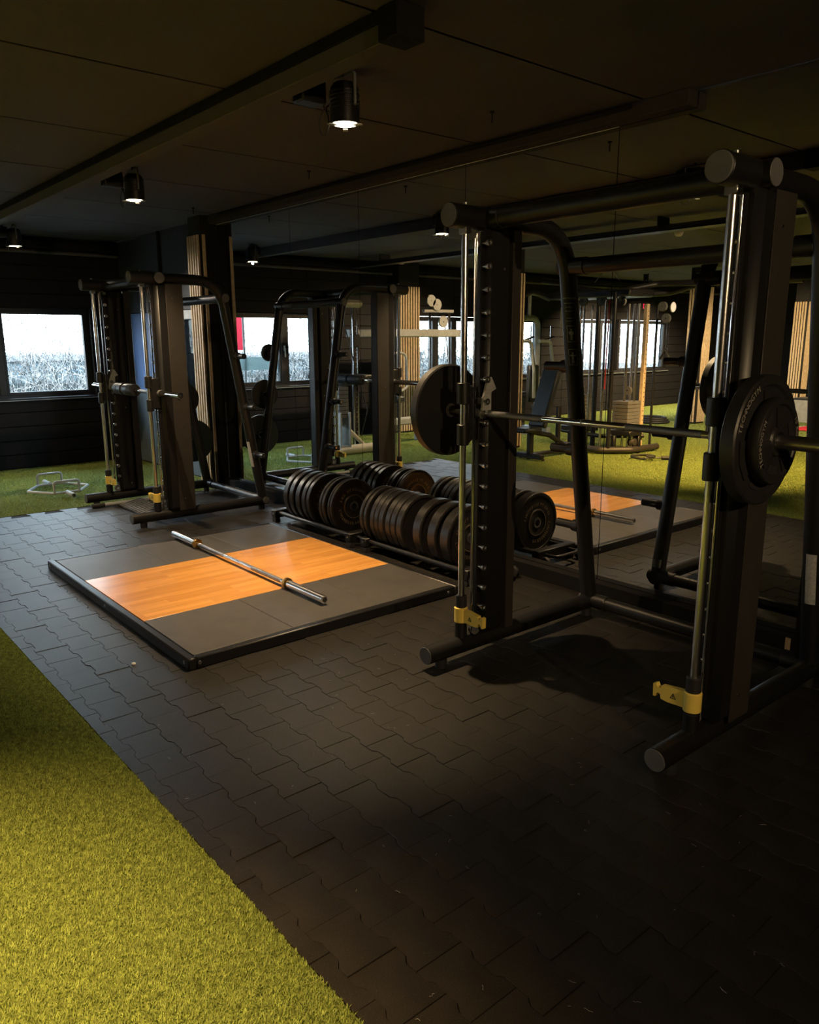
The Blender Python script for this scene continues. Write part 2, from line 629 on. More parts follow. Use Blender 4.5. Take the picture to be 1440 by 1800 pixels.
# turf: a backing plus a pile of blades
def blades(n, x0, x1, y0, y1, h, w, seed, simple=False):
    g = np.random.default_rng(seed)
    bx = g.uniform(x0, x1, n)
    by = g.uniform(y0, y1, n)
    ang = g.uniform(0, 2 * PI, n)
    lean = g.uniform(0, 1.0, n) * h
    la = g.normal(2.6, 1.1, n)
    hh = h * g.uniform(0.55, 1.1, n)
    dx, dy = np.cos(ang) * w / 2, np.sin(ang) * w / 2
    z0 = np.zeros(n)
    mx, my = bx + np.cos(la) * lean * 0.35, by + np.sin(la) * lean * 0.35
    tx, ty = bx + np.cos(la) * lean * 1.1, by + np.sin(la) * lean * 1.1
    if simple:
        V = np.stack([np.stack([bx - dx, by - dy, z0], 1), np.stack([bx + dx, by + dy, z0], 1), np.stack([tx, ty, hh], 1)], 1).reshape(-1, 3)
        return V, np.arange(3 * n)
    V = np.stack([np.stack([bx - dx, by - dy, z0], 1), np.stack([bx + dx, by + dy, z0], 1),
                  np.stack([mx + dx, my + dy, hh * 0.65], 1), np.stack([mx - dx, my - dy, hh * 0.65], 1),
                  np.stack([tx, ty, hh], 1)], 1).reshape(-1, 3)
    b = (np.arange(n) * 5)[:, None]
    Fc = np.concatenate([b + np.array([[0, 1, 2]]), b + np.array([[0, 2, 3]]), b + np.array([[3, 2, 4]])], 1).reshape(-1)
    return V, Fc


turf = thing('artificial_turf', 'short green artificial turf beside the black rubber pavers', 'turf', (0, 0, 0))
turf['kind'] = 'stuff'
MB().box(X_L + 0.03, X_R, Y_B + 0.03, TURF_Y, -0.010, -0.004).box(X_L + 0.03, TURF_X, TURF_Y, Y_M, -0.010, -0.004).build('backing', M['turf_base'], turf, smooth=False)['kind'] = 'stuff'
Vs, Fs, o_ = [], [], 0
for a in ((270000, -5.2, -0.6, 0.1, TURF_Y, 0.0105, 0.0023, 1), (130000, X_L + 0.05, TURF_X, TURF_Y, Y_M - 0.03, 0.014, 0.005, 2, True),
          (90000, X_L + 0.05, -5.2, 0.1, TURF_Y, 0.013, 0.005, 3, True), (420000, X_L + 0.05, -3.0, -4.5, 0.1, 0.014, 0.005, 4, True), (110000, -3.0, 0.5, -1.5, 0.1, 0.013, 0.005, 5, True),
          (160000, X_L + 0.05, -4.0, Y_B + 0.05, -4.5, 0.015, 0.008, 6, True)):
    V, Fc = blades(*a)
    V[:, 2] -= 0.005
    Vs.append(V)
    Fs.append(Fc + o_)
    o_ += len(V)
tb = obj('turf_pile', np_mesh('turf_pile', np.concatenate(Vs), np.concatenate(Fs), 3, M['turf']), turf)
tb['kind'] = 'stuff'

# ceiling
ceiling = struct('ceiling', MB().box(X_L - 0.3, X_R + 0.3, Y_B - 0.3, Y_M + 0.3, Z_C + 0.012, Z_C + 0.2).mesh('ceiling', M['black_paint'], False))
cx_edges = [X_R]
x = 2.33
while x > X_L:
    cx_edges.append(x)
    x -= 1.257
cx_edges.append(X_L)
for a, b in zip(cx_edges[:-1], cx_edges[1:]):
    for y0, y1 in ((Y_B, -6.0), (-6.0, -1.5), (-1.5, 2.13), (2.13, Y_M)):
        MB().box(b + 0.009, a - 0.009, y0 + 0.004, y1 - 0.004, Z_C, Z_C + 0.011, 0.002).build('ceiling_panel', M['ceiling'], ceiling, smooth=False)
beam = struct('trim_1', MB().box(X_L, -2.60, 2.10, 2.20, 2.73, Z_C, 0.004).mesh('trim_1', M['beam'], False))
MB().box(-2.66, -2.54, 2.08, 2.22, 2.726, Z_C, 0.004).build('beam_end_cap', M['black_paint'], beam)
MB().box(X_L, -2.66, 2.085, 2.10, 2.80, 2.845, 0.002).build('cable_strip', M['black_paint'], beam)
trim2 = struct('trim_2', MB().box(-7.9, -2.42, Y_M - 0.09, Y_M, 2.768, Z_C, 0.006).mesh('trim_2', M['batten'], False))
MB().tube([(-7.6, Y_M - 0.115, 2.825), (-2.75, Y_M - 0.115, 2.825)], 0.013, 10).build('conduit', M['black_paint'], trim2)
trim3 = struct('trim_3', MB().box(-7.88, -1.635, Y_M - 0.075, Y_M, -0.01, 0.092, 0.003).mesh('trim_3', M['black_paint'], False))
MB().box(-1.66, -1.635, Y_M - 0.08, Y_M - 0.075, 0.0, 0.088).build('edge_glint', M['oak'], trim3)  # pale strip painting the glint on the kerb and mirror end
for (hx, hy) in ((-3.37, 3.45), (-5.37, 3.52), (-7.52, 3.58)):
    h = thing('ceiling_hook', {-3.37: 'short black rod hanging from the ceiling above the near plate rack', -5.37: 'short black rod hanging from the ceiling above the far plate rack',
                               -7.52: 'short black rod hanging from the ceiling above the far multi press frame'}[hx], 'hook', (hx, hy, 2.79), 0, 'short rods hanging from the ceiling')
    MB().cyl((0, 0, 0), (0, 0, 0.06), 0.004, 8).build('rod', M['black_paint'], h)
    MB().cyl((0, 0, 0.052), (0, 0, 0.06), 0.014, 12).build('rose', M['black_paint'], h)


# walls made of horizontal boards with window openings
def board_wall(name, axis, pos, out, lo, hi, opens, m, rows_z, thick=0.02, maxlen=3.6, backing=None):
    """axis 'y': wall plane at x=pos running along y; out = +1/-1 direction into the room"""
    mb = MB()

    def bx(mb, a, b, z0, z1, d0, d1, c=0.0):
        p, q = sorted((pos + out * d0, pos + out * d1))
        if axis == 'y':
            mb.box(p, q, a, b, z0, z1, c)
        else:
            mb.box(a, b, p, q, z0, z1, c)
    cuts = sorted(set([lo, hi] + [e for o in opens for e in o[:2]]))
    for a, b in zip(cuts[:-1], cuts[1:]):
        mid = (a + b) / 2
        op = [o for o in opens if o[0] < mid < o[1]]
        if op:
            bx(mb, a, b, 0 - 0.01, op[0][2], -0.22, -0.001)
            bx(mb, a, b, op[0][3], Z_C, -0.22, -0.001)
        else:
            bx(mb, a, b, -0.01, Z_C, -0.22, -0.001)
    w = struct(name, mb.mesh(name, backing or M['black_paint'], False))
    for z0, z1 in rows_z:
        segs = []
        for a, b in zip(cuts[:-1], cuts[1:]):
            mid = (a + b) / 2
            op = [o for o in opens if o[0] < mid < o[1]]
            if op and z1 > op[0][2] + 0.01 and z0 < op[0][3] - 0.01:
                continue
            if segs and abs(segs[-1][1] - a) < 1e-6:
                segs[-1][1] = b
            else:
                segs.append([a, b])
        for a, b in segs:
            k = max(1, math.ceil((b - a) / maxlen))
            for i in range(k):
                p, q = a + (b - a) * i / k, a + (b - a) * (i + 1) / k
                m2 = MB()
                bx(m2, p + 0.002, q - 0.002, z0 + 0.004, z1 - 0.004, 0.0, thick, 0.004)
                m2.build('wall_board', m, w, smooth=False)
    return w


ROWS = [(0.0 + 0.176 * i, 0.176 * (i + 1)) for i in range(5)] + [(0.88 + 0.185 * i, 0.88 + 0.185 * (i + 1)) for i in range(6)] + [(1.99 + 0.172 * i, 1.99 + 0.172 * (i + 1)) for i in range(5)]
WIN = [(0.50, 3.57), (-2.82, -1.18), (-4.52, -3.15), (-7.14, -5.76), (-9.15, -7.22)]
wall_left = board_wall('wall_left', 'y', X_L, 1, Y_B, Y_M + 0.2, [(a, b, 0.88, 1.99) for a, b in WIN], M['wall'], ROWS)
WX0, WX1 = -9.32, -8.24
ROWS_B = [(0.0, 0.93), (0.93, 1.93), (1.93, Z_C)]
BACK_SPLIT = WX0
wall_back = board_wall('wall_back', 'x', Y_M + 0.02, -1, X_L, -7.88, [(WX0, WX1, 0.93, 1.93)], M['wall_navy'], ROWS_B, maxlen=9)
wall_back_right = struct('wall_right', MB().box(X_R, X_R + 0.2, Y_B, Y_M + 0.2, 0, Z_C).mesh('wall_right', M['black_paint'], False))
wall_mirror = struct('wall_front', MB().box(-7.88, X_R + 0.2, Y_M + 0.012, Y_M + 0.22, -0.01, Z_C).mesh('wall_front', M['black_paint'], False))
wall_rear = board_wall('wall_rear', 'x', Y_B, 1, X_L, X_R, [], M['wall'], [(0.95 * i, 0.95 * (i + 1)) for i in range(3)], maxlen=2.4)
for o in wall_back.children:  # recolour the lower boards so they carry the daylight falling there
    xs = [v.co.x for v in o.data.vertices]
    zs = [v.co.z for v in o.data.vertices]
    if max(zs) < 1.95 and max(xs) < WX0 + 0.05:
        o.data.materials[0] = M['wall_blue_daylit']
    elif max(zs) < 1.0:
        o.data.materials[0] = M['wall_grey_daylit']
# black batten beside the window on the back wall
MB().box(-9.62, -9.40, Y_M - 0.045, Y_M - 0.001, 0.0, 2.0, 0.004).build('black_batten', M['felt'], wall_back)
MB().box(-9.38, -9.33, Y_M - 0.03, Y_M - 0.001, 2.0, Z_C, 0.004).build('cable_cover', M['black_paint'], wall_back)
# pipe duct along the left wall
tr4 = struct('trim_4', MB().box(X_L + 0.02, X_L + 0.16, Y_B, Y_M - 0.05, 2.70, 2.80, 0.02).mesh('trim_4', M['black_paint'], False))
MB().tube([(X_L + 0.12, Y_B, 2.655), (X_L + 0.12, Y_M - 0.05, 2.655)], 0.022, 12).build('pipe', M['beam'], tr4)
# cable tray crossing the gym
tray = thing('cable_tray', 'long black cable tray under the ceiling over the turf, seen in the mirror', 'cable tray', (-5.4, 0.25, 2.70))
MB().box(-5.2, 5.6, -0.09, 0.09, 0.0, 0.012).box(-5.2, 5.6, -0.09, -0.082, 0.0, 0.06).box(-5.2, 5.6, 0.082, 0.09, 0.0, 0.06).build('tray', M['powder'], tray)
for dy in (-0.05, 0.0, 0.045):
    MB().tube([(-5.2, dy, 0.028), (0, dy + 0.01, 0.03), (5.6, dy, 0.028)], 0.014, 8).build('cable', M['rubber'], tray)
for dx in (-4.4, -2.0, 0.4, 2.8, 5.0):
    MB().box(dx - 0.012, dx + 0.012, -0.1, 0.1, 0.0, 0.15, 0.003).build('hanger', M['powder'], tray)


# windows
def window(n, axis, pos, out, panes, z0, z1, lo, hi, handle_at=None, pale=False, depth=0.12):
    """frame round an opening, mullions between panes, one glass pane each, sill"""
    def bx(mb, a, b, za, zb, d0, d1, c=0.003):
        p, q = sorted((pos + out * d0, pos + out * d1))
        return mb.box(p, q, a, b, za, zb, c) if axis == 'y' else mb.box(a, b, p, q, za, zb, c)
    mb = MB()
    bx(mb, lo, hi, z0, z0 + 0.045, -0.16, -0.08)
    bx(mb, lo, hi, z1 - 0.04, z1, -0.16, -0.08)
    bx(mb, lo, lo + 0.04, z0 + 0.045, z1 - 0.04, -0.16, -0.08)
    bx(mb, hi - 0.04, hi, z0 + 0.045, z1 - 0.04, -0.16, -0.08)
    w = struct('window_%d' % n, mb.mesh('window', M['frame'], False))
    ps = sorted(panes)
    for (a, b), (c, d) in zip(ps[:-1], ps[1:]):
        m2 = MB()
        bx(m2, b, c, z0 + 0.04, z1 - 0.04, -0.15, -0.065)
        mu = m2.build('mullion', M['frame'], w, smooth=False)
        if handle_at and abs((b + c) / 2 - handle_at) < 0.1:
            h = MB()
            hy = (b + c) / 2
            bx(h, hy - 0.012, hy + 0.012, 1.42, 1.50, -0.066, -0.05)
            bx(h, hy - 0.009, hy + 0.009, 1.32, 1.46, -0.05, -0.03)
            h.build('handle', M['white_plastic'], mu)
    for a, b in ps:
        m2 = MB()
        for (p, q, r, s_) in ((a, b, z0 + 0.04, z0 + 0.075), (a, b, z1 - 0.075, z1 - 0.04), (a, a + 0.03, z0 + 0.075, z1 - 0.075), (b - 0.03, b, z0 + 0.075, z1 - 0.075)):
            bx(m2, p, q, r, s_, -0.14, -0.075)
        sash = m2.build('sash', M['frame'], w, smooth=False)
        g = MB()
        bx(g, a + 0.028, b - 0.028, z0 + 0.073, z1 - 0.073, -0.112, -0.106, 0)
        g.build('pane', M['glass'], sash, smooth=False)
    sl = MB()
    bx(sl, lo - 0.03, hi + 0.03, z0 - 0.02, z0 + 0.004, -0.08, 0.06)
    sl.build('sill', M['sill'] if pale else M['frame'], w)
    if pale:
        r = MB()
        bx(r, lo + 0.001, lo + 0.09, z0, z1, -0.07, 0.014)
        bx(r, lo + 0.09, hi, z1 - 0.10, z1 - 0.001, -0.07, 0.014)
        r.build('reveal', M['frame_white'], w, smooth=False)
    else:
        e = MB()
        bx(e, lo - 0.03, hi + 0.03, z0 - 0.026, z0 - 0.018, 0.03, 0.062)
        e.build('sill_edge', M['sill'], w)
    return w


window(1, 'y', X_L, 1, [(2.51, 3.53), (1.52, 2.43), (0.54, 1.41)], 0.88, 1.99, 0.50, 3.57, handle_at=1.465)
window(2, 'y', X_L, 1, [(-1.68, -1.22), (-2.15, -1.76), (-2.78, -2.21)], 0.82, 1.98, -2.82, -1.18)
window(3, 'y', X_L, 1, [(-3.7, -3.19), (-4.48, -3.8)], 0.82, 1.98, -4.52, -3.15)
window(4, 'y', X_L, 1, [(-6.55, -5.80), (-7.10, -6.65)], 0.84, 1.98, -7.14, -5.76)
window(5, 'y', X_L, 1, [(-7.95, -7.26), (-9.11, -8.08)], 0.84, 1.98, -9.15, -7.22)
window(6, 'x', Y_M + 0.02, -1, [(-9.20, -8.28)], 0.93, 1.93, WX0, WX1, pale=True)

# mirror panels
MX = [-7.88, -7.66, -6.45, -5.395, -4.15, -2.90, -1.646]
MLAB = ['narrow frameless mirror strip right beside the slatted column', 'tall frameless mirror panel behind the far multi press frame',
        'tall frameless mirror panel behind the left half of the far plate rack', 'tall frameless mirror panel directly behind the gap between the plate racks',
        'tall frameless mirror panel behind the left upright of the near multi press', 'tall frameless mirror panel behind the bar of the near multi press']
for a, b, lab in zip(MX[:-1], MX[1:], MLAB):
    zt = 2.847 if b > -2 else 2.767
    mr = obj('mirror_panel', MB().box(a + 0.0025, b - 0.0025, Y_M, Y_M + 0.006, 0.094, zt).mesh('mirror_panel', M['mirror'], False), None)
    tag(mr, lab, 'mirror', 'mirror panels along the wall')
    MB().box(a + 0.0025, b - 0.0025, Y_M + 0.006, Y_M + 0.010, 0.094, zt).build('backing', M['black_paint'], mr, smooth=False)
    if zt < 2.8:
        MB().box(a + 0.0025, b - 0.0025, Y_M - 0.001, Y_M, zt - 0.003, zt + 0.0005).build('edge_catchlight', M['print_white'], mr, smooth=False)  # white strip painting the catch-light along the batten's lower edge


# ------------------------------------------------------------------ slatted columns
def slat_column(name, label, x0, x1, y0, y1, faces, z1=2.66, n_per=0.056):
    t = thing(name, label, 'column', ((x0 + x1) / 2, (y0 + y1) / 2, 0), 0, 'oak slatted columns')
    hx, hy = (x1 - x0) / 2, (y1 - y0) / 2
    MB().box(-hx, hx, -hy, hy, 0, Z_C, 0.003).build('core', M['felt'], t, smooth=False)
    for f, (lo, hi) in faces.items():
        p = lo
        while p + 0.03 <= hi + 1e-6:
            mb = MB()
            if f == '-y':
                mb.box(p, p + 0.031, -hy - 0.022, -hy, 0.03, z1, 0.003)
            elif f == '+y':
                mb.box(p, p + 0.031, hy, hy + 0.022, 0.03, z1, 0.003)
            elif f == '+x':
                mb.box(hx, hx + 0.022, p, p + 0.032, 0.03, z1, 0.003)
            else:
                mb.box(-hx - 0.022, -hx, p, p + 0.032, 0.03, z1, 0.003)
            mb.build('slat', M['oak'], t, smooth=False)
            p += n_per
    return t


slat_column('slatted_column', 'tall pillar clad in pale oak slats at the left end of the mirror wall', -8.18, -7.90, 3.82, Y_M - 0.005, {'-y': (-0.145, 0.15), '+x': (-0.075, -0.02)})
slat_column('slatted_column', 'oak slatted pilaster on the window wall, mirrored beside the white sockets', -10.73, -10.45, -1.00, -0.56, {'+x': (-0.22, 0.22), '+y': (-0.13, 0.14)}, 2.45)
slat_column('slatted_column', 'oak slatted pillar whose thin mirrored edge shows beside the near press upright', -8.10, -7.86, -0.76, -0.50, {'+x': (-0.13, 0.13), '+y': (-0.12, 0.12)}, 2.5)
slat_column('slatted_column', 'pale oak slatted pillar mirrored behind the cable station with the red display', -8.15, -7.87, -5.96, -5.66, {'+x': (-0.15, 0.15), '+y': (-0.14, 0.14)}, 2.5)
slat_column('slatted_column', 'oak slatted pillar mirrored farthest back, above the red mat', -8.15, -7.87, -10.25, -9.95, {'+x': (-0.15, 0.15), '+y': (-0.14, 0.14)}, 2.35)


# ------------------------------------------------------------------ ceiling spotlights
def spotlight(x, y, z, label, aim=(0, 0, -1), watts=1.0, spread=118, box_dy=-0.16, tint=(1.0, 0.70, 0.37), seen=True, group='ceiling spotlights'):
    t = thing('ceiling_spotlight', label, 'spotlight', (x, y, z), 0, group)
    MB().lathe([(0.0, 0.185), (0.05, 0.183), (0.066, 0.165), (0.070, 0.14), (0.072, 0.0), (0.064, 0.0), (0.060, 0.02)], 28).build('housing', M['powder'], t)
    for k in range(5):
        MB().lathe([(0.0725, 0.145 - 0.018 * k), (0.075, 0.143 - 0.018 * k), (0.075, 0.139 - 0.018 * k), (0.0725, 0.137 - 0.018 * k)], 28).build('cooling_ring', M['powder'], t)
    MB().lathe([(0.0, 0.006), (0.056, 0.006), (0.061, 0.002), (0.061, 0.0), (0.0, -0.001)], 24).build('lens', M['lamp_glow'], t)
    for a in (0.4, 2.5, 4.6):
        MB().box(0.052, 0.092, -0.012, 0.012, -0.012, -0.006, 0.001, Matrix.Rotation(a, 4, 'Z')).build('lens_clip', M['white_plastic'], t)
    MB().tube(fillet([(-0.085, 0, 0.07), (-0.085, 0, 0.215), (0.085, 0, 0.215), (0.085, 0, 0.07)], 0.02), 0.008, 8).build('yoke', M['cap'], t)
    MB().cyl((0, 0, 0.21), (0, 0, Z_C - z), 0.012, 10).build('stem', M['powder'], t)
    MB().box(-0.19, -0.09, box_dy - 0.02, box_dy + 0.12, 0.10, 0.21, 0.008).box(-0.16, -0.12, box_dy, box_dy + 0.08, 0.20, Z_C - z, 0.004).build('driver_box', M['powder'], t)
    MB().tube([(-0.11, -0.05, 0.11), (-0.095, -0.055, 0.075)] + [(-0.10 + 0.042 * math.sin(a), -0.055, 0.015 - 0.055 * math.cos(a)) for a in np.linspace(-2.6, 2.6, 16)] + [(-0.085, -0.05, 0.085), (-0.074, -0.03, 0.10)], 0.004, 8).build('cable', M['rubber'], t)
    ld = bpy.data.lights.new('spot_beam', 'SPOT')
    ld.energy = LAMP_W * watts
    ld.color = tint
    ld.spot_size = math.radians(spread)
    ld.spot_blend = 0.85
    ld.shadow_soft_size = 0.016
    lo = bpy.data.objects.new('spot_beam', ld)
    COL.objects.link(lo)
    lo.parent = t
    lo.location = (0, 0, -0.02)
    lo.rotation_euler = Vector(aim).to_track_quat('-Z', 'Y').to_euler()
    return t


spotlight(-3.36, 2.42, 2.62, 'black ceiling spotlight glowing above the lifting platform, nearest along the beam', (-0.08, 0.04, -1), 1.6, 82)
spotlight(-6.10, 2.44, 2.62, 'black ceiling spotlight glowing before the far multi press, second along the beam', (0.08, 0.08, -1), 0.9, 92)
spotlight(-9.80, 2.52, 2.62, 'black ceiling spotlight glowing near the window wall at the frame edge', (1.25, 0.80, -1.15), 1.0, 74, tint=(1.0, 0.88, 0.70))
spotlight(-1.7, -0.45, 2.62, 'black ceiling spotlight over the near strip of bright turf', (0.02, 0.0, -1), 3.6, 78, tint=(1.0, 0.60, 0.22))
spotlight(-4.0, -0.30, 2.62, 'black ceiling spotlight over the turf between bench and cable station', (-0.42, -0.36, -1), 6.5, 82, tint=(1.0, 0.56, 0.17))
spotlight(-8.9, -1.25, 2.55, 'black ceiling spotlight by the slatted pilaster on the window wall', (-0.45, 0.25, -1), 2.2, 130)
spotlight(-9.4, -6.15, 2.50, 'black ceiling spotlight warming the window wall behind the cable station', (-0.6, 0, -1), 3.0)
spotlight(-9.2, -8.0, 2.50, 'black ceiling spotlight near the wall clock at the far end', (-0.6, 0, -1), 3.0)
spotlight(-6.0, -4.2, 2.60, 'black ceiling spotlight over the far middle of the turf', (-0.35, -0.45, -1), 3.0, 130)
spotlight(-6.8, -8.2, 2.60, 'black ceiling spotlight added to light the farthest slatted pillar', (-0.4, -0.6, -1), 3.0, 130)  # lamp added to brighten the pillar's slats
spotlight(2.5, 1.2, 2.62, 'black ceiling spotlight at the near right end aimed at the press', (-3.8, 1.4, -0.85), 1.0, 56)
spotlight(0.7, 0.1, 2.62, 'unseen black ceiling spotlight added as dim fill over the near right floor', (-0.15, 0.1, -1), 0.35, 130)  # added fill lamp, lifts the dark floor and front caps
spotlight(-4.4, -1.2, 2.60, 'black ceiling spotlight above the turf, next to the bench', (-0.9, 0.1, -1), 0.9, 130)


# smoke detectors
for (x, y, lab) in ((-10.40, -0.58, 'white ceiling smoke detector mirrored near the slatted pilaster'), (-5.52, -0.90, 'white ceiling smoke detector mirrored above the near press bar')):
    s_ = thing('smoke_detector', lab, 'smoke detector', (x, y, Z_C - 0.055), 0, 'ceiling smoke detectors')
    MB().lathe([(0.0, 0.0), (0.03, 0.0), (0.045, 0.012), (0.05, 0.03), (0.05, 0.04)], 24).build('cover', M['white_plastic'], s_)
    MB().lathe([(0.056, 0.04), (0.056, 0.055)], 24).build('base', M['white_plastic'], s_)


# ------------------------------------------------------------------ smith style multi press
def patch(mb, p0, p1, r, th0, th1, e1, e2, v0, v1, n=6):
    p0, p1 = Vector(p0), Vector(p1)
    d = p1 - p0
    vs, fs = [], []
    for i in range(n + 1):
        a = th0 + (th1 - th0) * i / n
        o = e1 * (math.cos(a) * r) + e2 * (math.sin(a) * r)
        vs += [p0 + d * v0 + o, p0 + d * v1 + o]
    for i in range(n):
        fs.append((2 * i, 2 * i + 2, 2 * i + 3, 2 * i + 1))
    mb.add(vs, fs)


def press(label, x, y, hw, H, pictos=False):
    t = thing('multi_press', label, 'weight machine', (x, y, 0), 0, 'multi press frames')
    R = 0.045
    P = M['powder']
    hook_z = 1.25 if pictos else 1.15
    for s in (-1, 1):
        X = s * hw
        # foot tube, bent tube
        ft = MB().tube([(X, 0.0, 0.085), (X, 1.325, 0.085)], R, 20).build('foot_tube', P, t)
        MB().cyl((X, -0.004, 0.085), (X, 0.0, 0.085), R * 0.97, 20, 0.002).build('end_cap', M['cap'], ft)
        for fy in (0.10, 1.26):
            MB().cyl((X, fy, 0.0), (X, fy, 0.045), 0.03, 14).build('rubber_foot', M['rubber'], ft)
        leg0, leg1 = Vector((X, 0.94, H)), Vector((X, 1.285, 0.06))
        path = fillet([(X, 0.19, H), leg0, leg1], 0.27, 10)
        bt = MB().tube(path, R, 20).build('bent_tube', P, t)
        # top joint: sleeve facing the front with a grey cap
        tj = MB().cyl((X, 0.135, H), (X, 0.36, H), 0.053, 24, 0.003).build('top_joint', P, t)
        MB().cyl((X, 0.128, H), (X, 0.136, H), 0.050, 24, 0.003).build('end_cap', M['cap'], tj)
        MB().cyl((X, 0.235, H), (X, 0.235, H + 0.062), 0.010, 10).build('bolt', M['steel'], tj)
        MB().cyl((X + s * 0.072, 0.365, H), (X + s * 0.078, 0.365, H), 0.045, 20, 0.002).build('end_cap', M['cap'], tj)
        # upright column
        ci, co = X - s * 0.055, X + s * 0.055
        a, b = sorted((ci, co))
        cm = MB().box(a, b, 0.325, 0.50, 0.12, H - 0.03, 0.028).build('column', P, t)
        MB().box(a + 0.004, b - 0.004, 0.505, 0.565, 0.115, H - 0.04, 0.004).build('column_cover', M['powder_soft'], t)
        q0, q1 = sorted((co, co + s * 0.006))
        sp = MB().box(q0, q1, 0.415, 0.565, 0.115, H - 0.045, 0.0015).build('side_panel', M['powder_soft'], t)
        for zz in (0.22, H - 0.16, 1.1):
            MB().cyl((co + s * 0.005, 0.47, zz), (co + s * 0.010, 0.47, zz), 0.006, 10).build('screw', M['steel'], sp)
        for zz in (0.2, H - 0.22, 0.95):
            MB().cyl((ci, 0.44, zz), (ci - s * 0.003, 0.44, zz), 0.006, 10).build('screw', M['steel'], cm)
        # peg rail with latch pegs
        cp_ = X - s * (0.038 if s < 0 else 0.006)
        p0, p1 = sorted((cp_, cp_ + s * 0.014))
        rail = MB().box(p0, p1, 0.302, 0.330, 0.22, H - 0.06, 0.002).build('peg_rail', P, t)
        mpeg = MB().lathe([(0.0, 0.0), (0.007, 0.0), (0.0085, 0.016), (0.0155, 0.034), (0.0155, 0.046), (0.008, 0.046), (0.007, 0.040), (0.0, 0.040)], 12,
                          (Matrix.Rotation(PI, 4, 'Z') if s > 0 else Matrix.Identity(4)) @ TO_X).mesh('peg', M['rod'])
        for k in range(18):
            zz = 0.285 + 0.1022 * k
            if abs(zz - hook_z) < 0.04:
                continue
            obj('peg', mpeg, t, (cp_, 0.315, zz))
        MB().cyl((cp_ + s * 0.012, 0.285, 0.2), (cp_ + s * 0.012, 0.285, H - 0.07), 0.006, 10).build('strip_rod', M['chrome'], t)
        # chrome guide rod on its bushing
        MB().cyl((X, 0.235, 0.12), (X, 0.235, H - 0.03), 0.0165, 20).build('guide_rod', M['rod'], t)
        MB().cyl((X, 0.235, 0.122), (X, 0.235, 0.20), 0.031, 20, 0.003).build('bushing', P, t)
        MB().cyl((X, 0.235, 0.285), (X, 0.235, 0.345), 0.029, 20, 0.003).build('bumper', M['rubber'], t)
        MB().box(X - 0.024, X + 0.024, 0.215, 0.255, H - 0.075, H - 0.045, 0.004).build('rod_clamp', M['steel'], t)
        # yellow safety stop: collar + notched arm
        st = MB().cyl((X, 0.235, 0.205), (X, 0.235, 0.285), 0.034, 24, 0.004)
        arm = [(0.02, 0.012), (0.10, 0.008), (0.128, 0.012), (0.132, 0.030), (0.140, 0.034), (0.148, 0.028), (0.152, 0.014), (0.163, 0.014), (0.164, 0.066), (0.152, 0.070),
               (0.146, 0.058), (0.138, 0.054), (0.130, 0.058), (0.127, 0.068), (0.06, 0.076), (0.02, 0.078)]
        st.prism([(-s * px_, py_ + 0.200) for px_, py_ in arm], -0.012, 0.012, Matrix.Translation((X, 0.235, 0)) @ FRONT)
        so = st.build('safety_stop', M['yellow'], t)
        tri = MB()
        cx_ = -s * 0.075
        T0 = [(cx_ + 0.016 * math.cos(a_), 0.238 + 0.016 * math.sin(a_)) for a_ in (PI / 2, PI * 7 / 6, PI * 11 / 6)]
        T1 = [(cx_ + 0.010 * math.cos(a_), 0.238 + 0.010 * math.sin(a_)) for a_ in (PI / 2, PI * 7 / 6, PI * 11 / 6)]
        vs = [(X + a_, 0.235 - 0.0126, b_) for a_, b_ in T0 + T1]
        tri.add(vs, [(i, (i + 1) % 3, 3 + (i + 1) % 3, 3 + i) for i in range(3)])
        tri.add([(X + cx_ + a_, 0.235 - 0.0126, 0.238 + b_) for a_, b_ in ((-.002, -.003), (.002, -.003), (.002, .007), (-.002, .007))], [(0, 1, 2, 3)])
        tri.build('warning_triangle', M['print_black'], so, smooth=False)
        # pulleys and counterweight cable
        for zz in (0.16, H - 0.09):
            MB().lathe([(0.010, -0.011), (0.033, -0.011), (0.029, 0.0), (0.033, 0.011), (0.010, 0.011)], 20, Matrix.Translation((X - s * 0.02, 0.31, zz)) @ TO_X, closed=True).build('pulley', M['cap'], t)
        MB().cyl((X - s * 0.02, 0.279, 0.16), (X - s * 0.02, 0.279, H - 0.09), 0.0022, 6).build('cable', M['steel'], t)
        # carriage on the rod
        MB().cyl((X, 0.235, hook_z + 0.045), (X, 0.235, hook_z + 0.145), 0.032, 20, 0.003).cyl((X, 0.235, hook_z - 0.15), (X, 0.235, hook_z - 0.05), 0.030, 20, 0.003) \
            .box(X - 0.022, X + 0.022, 0.245, 0.325, hook_z - 0.13, hook_z + 0.13, 0.006).build('carriage', P, t)
        MB().cyl((X - 0.05, 0.32, hook_z), (X + 0.05, 0.32, hook_z), 0.028, 20, 0.003).build('bearing', M['cap'], t)
        # latch hook
        hk = [(-0.03, 0.0), (0.03, 0.0), (0.03, 0.085), (0.062, 0.10), (0.030, 0.155), (0.008, 0.155), (-0.022, 0.06)]
        hx = X - s * 0.062
        MB().prism([(u, v) for u, v in hk], -0.006, 0.006, Matrix.Translation((hx, 0.325, hook_z + 0.015)) @ TO_X).build('latch_hook', M['sticker'], t)
        MB().cyl((X - s * 0.03, 0.30, hook_z + 0.06), (X - s * 0.055, 0.30, hook_z + 0.06), 0.02, 16, 0.003).build('latch_knob', M['rubber'], t)
        # storage horns on the sloping leg
        d = (leg1 - leg0)
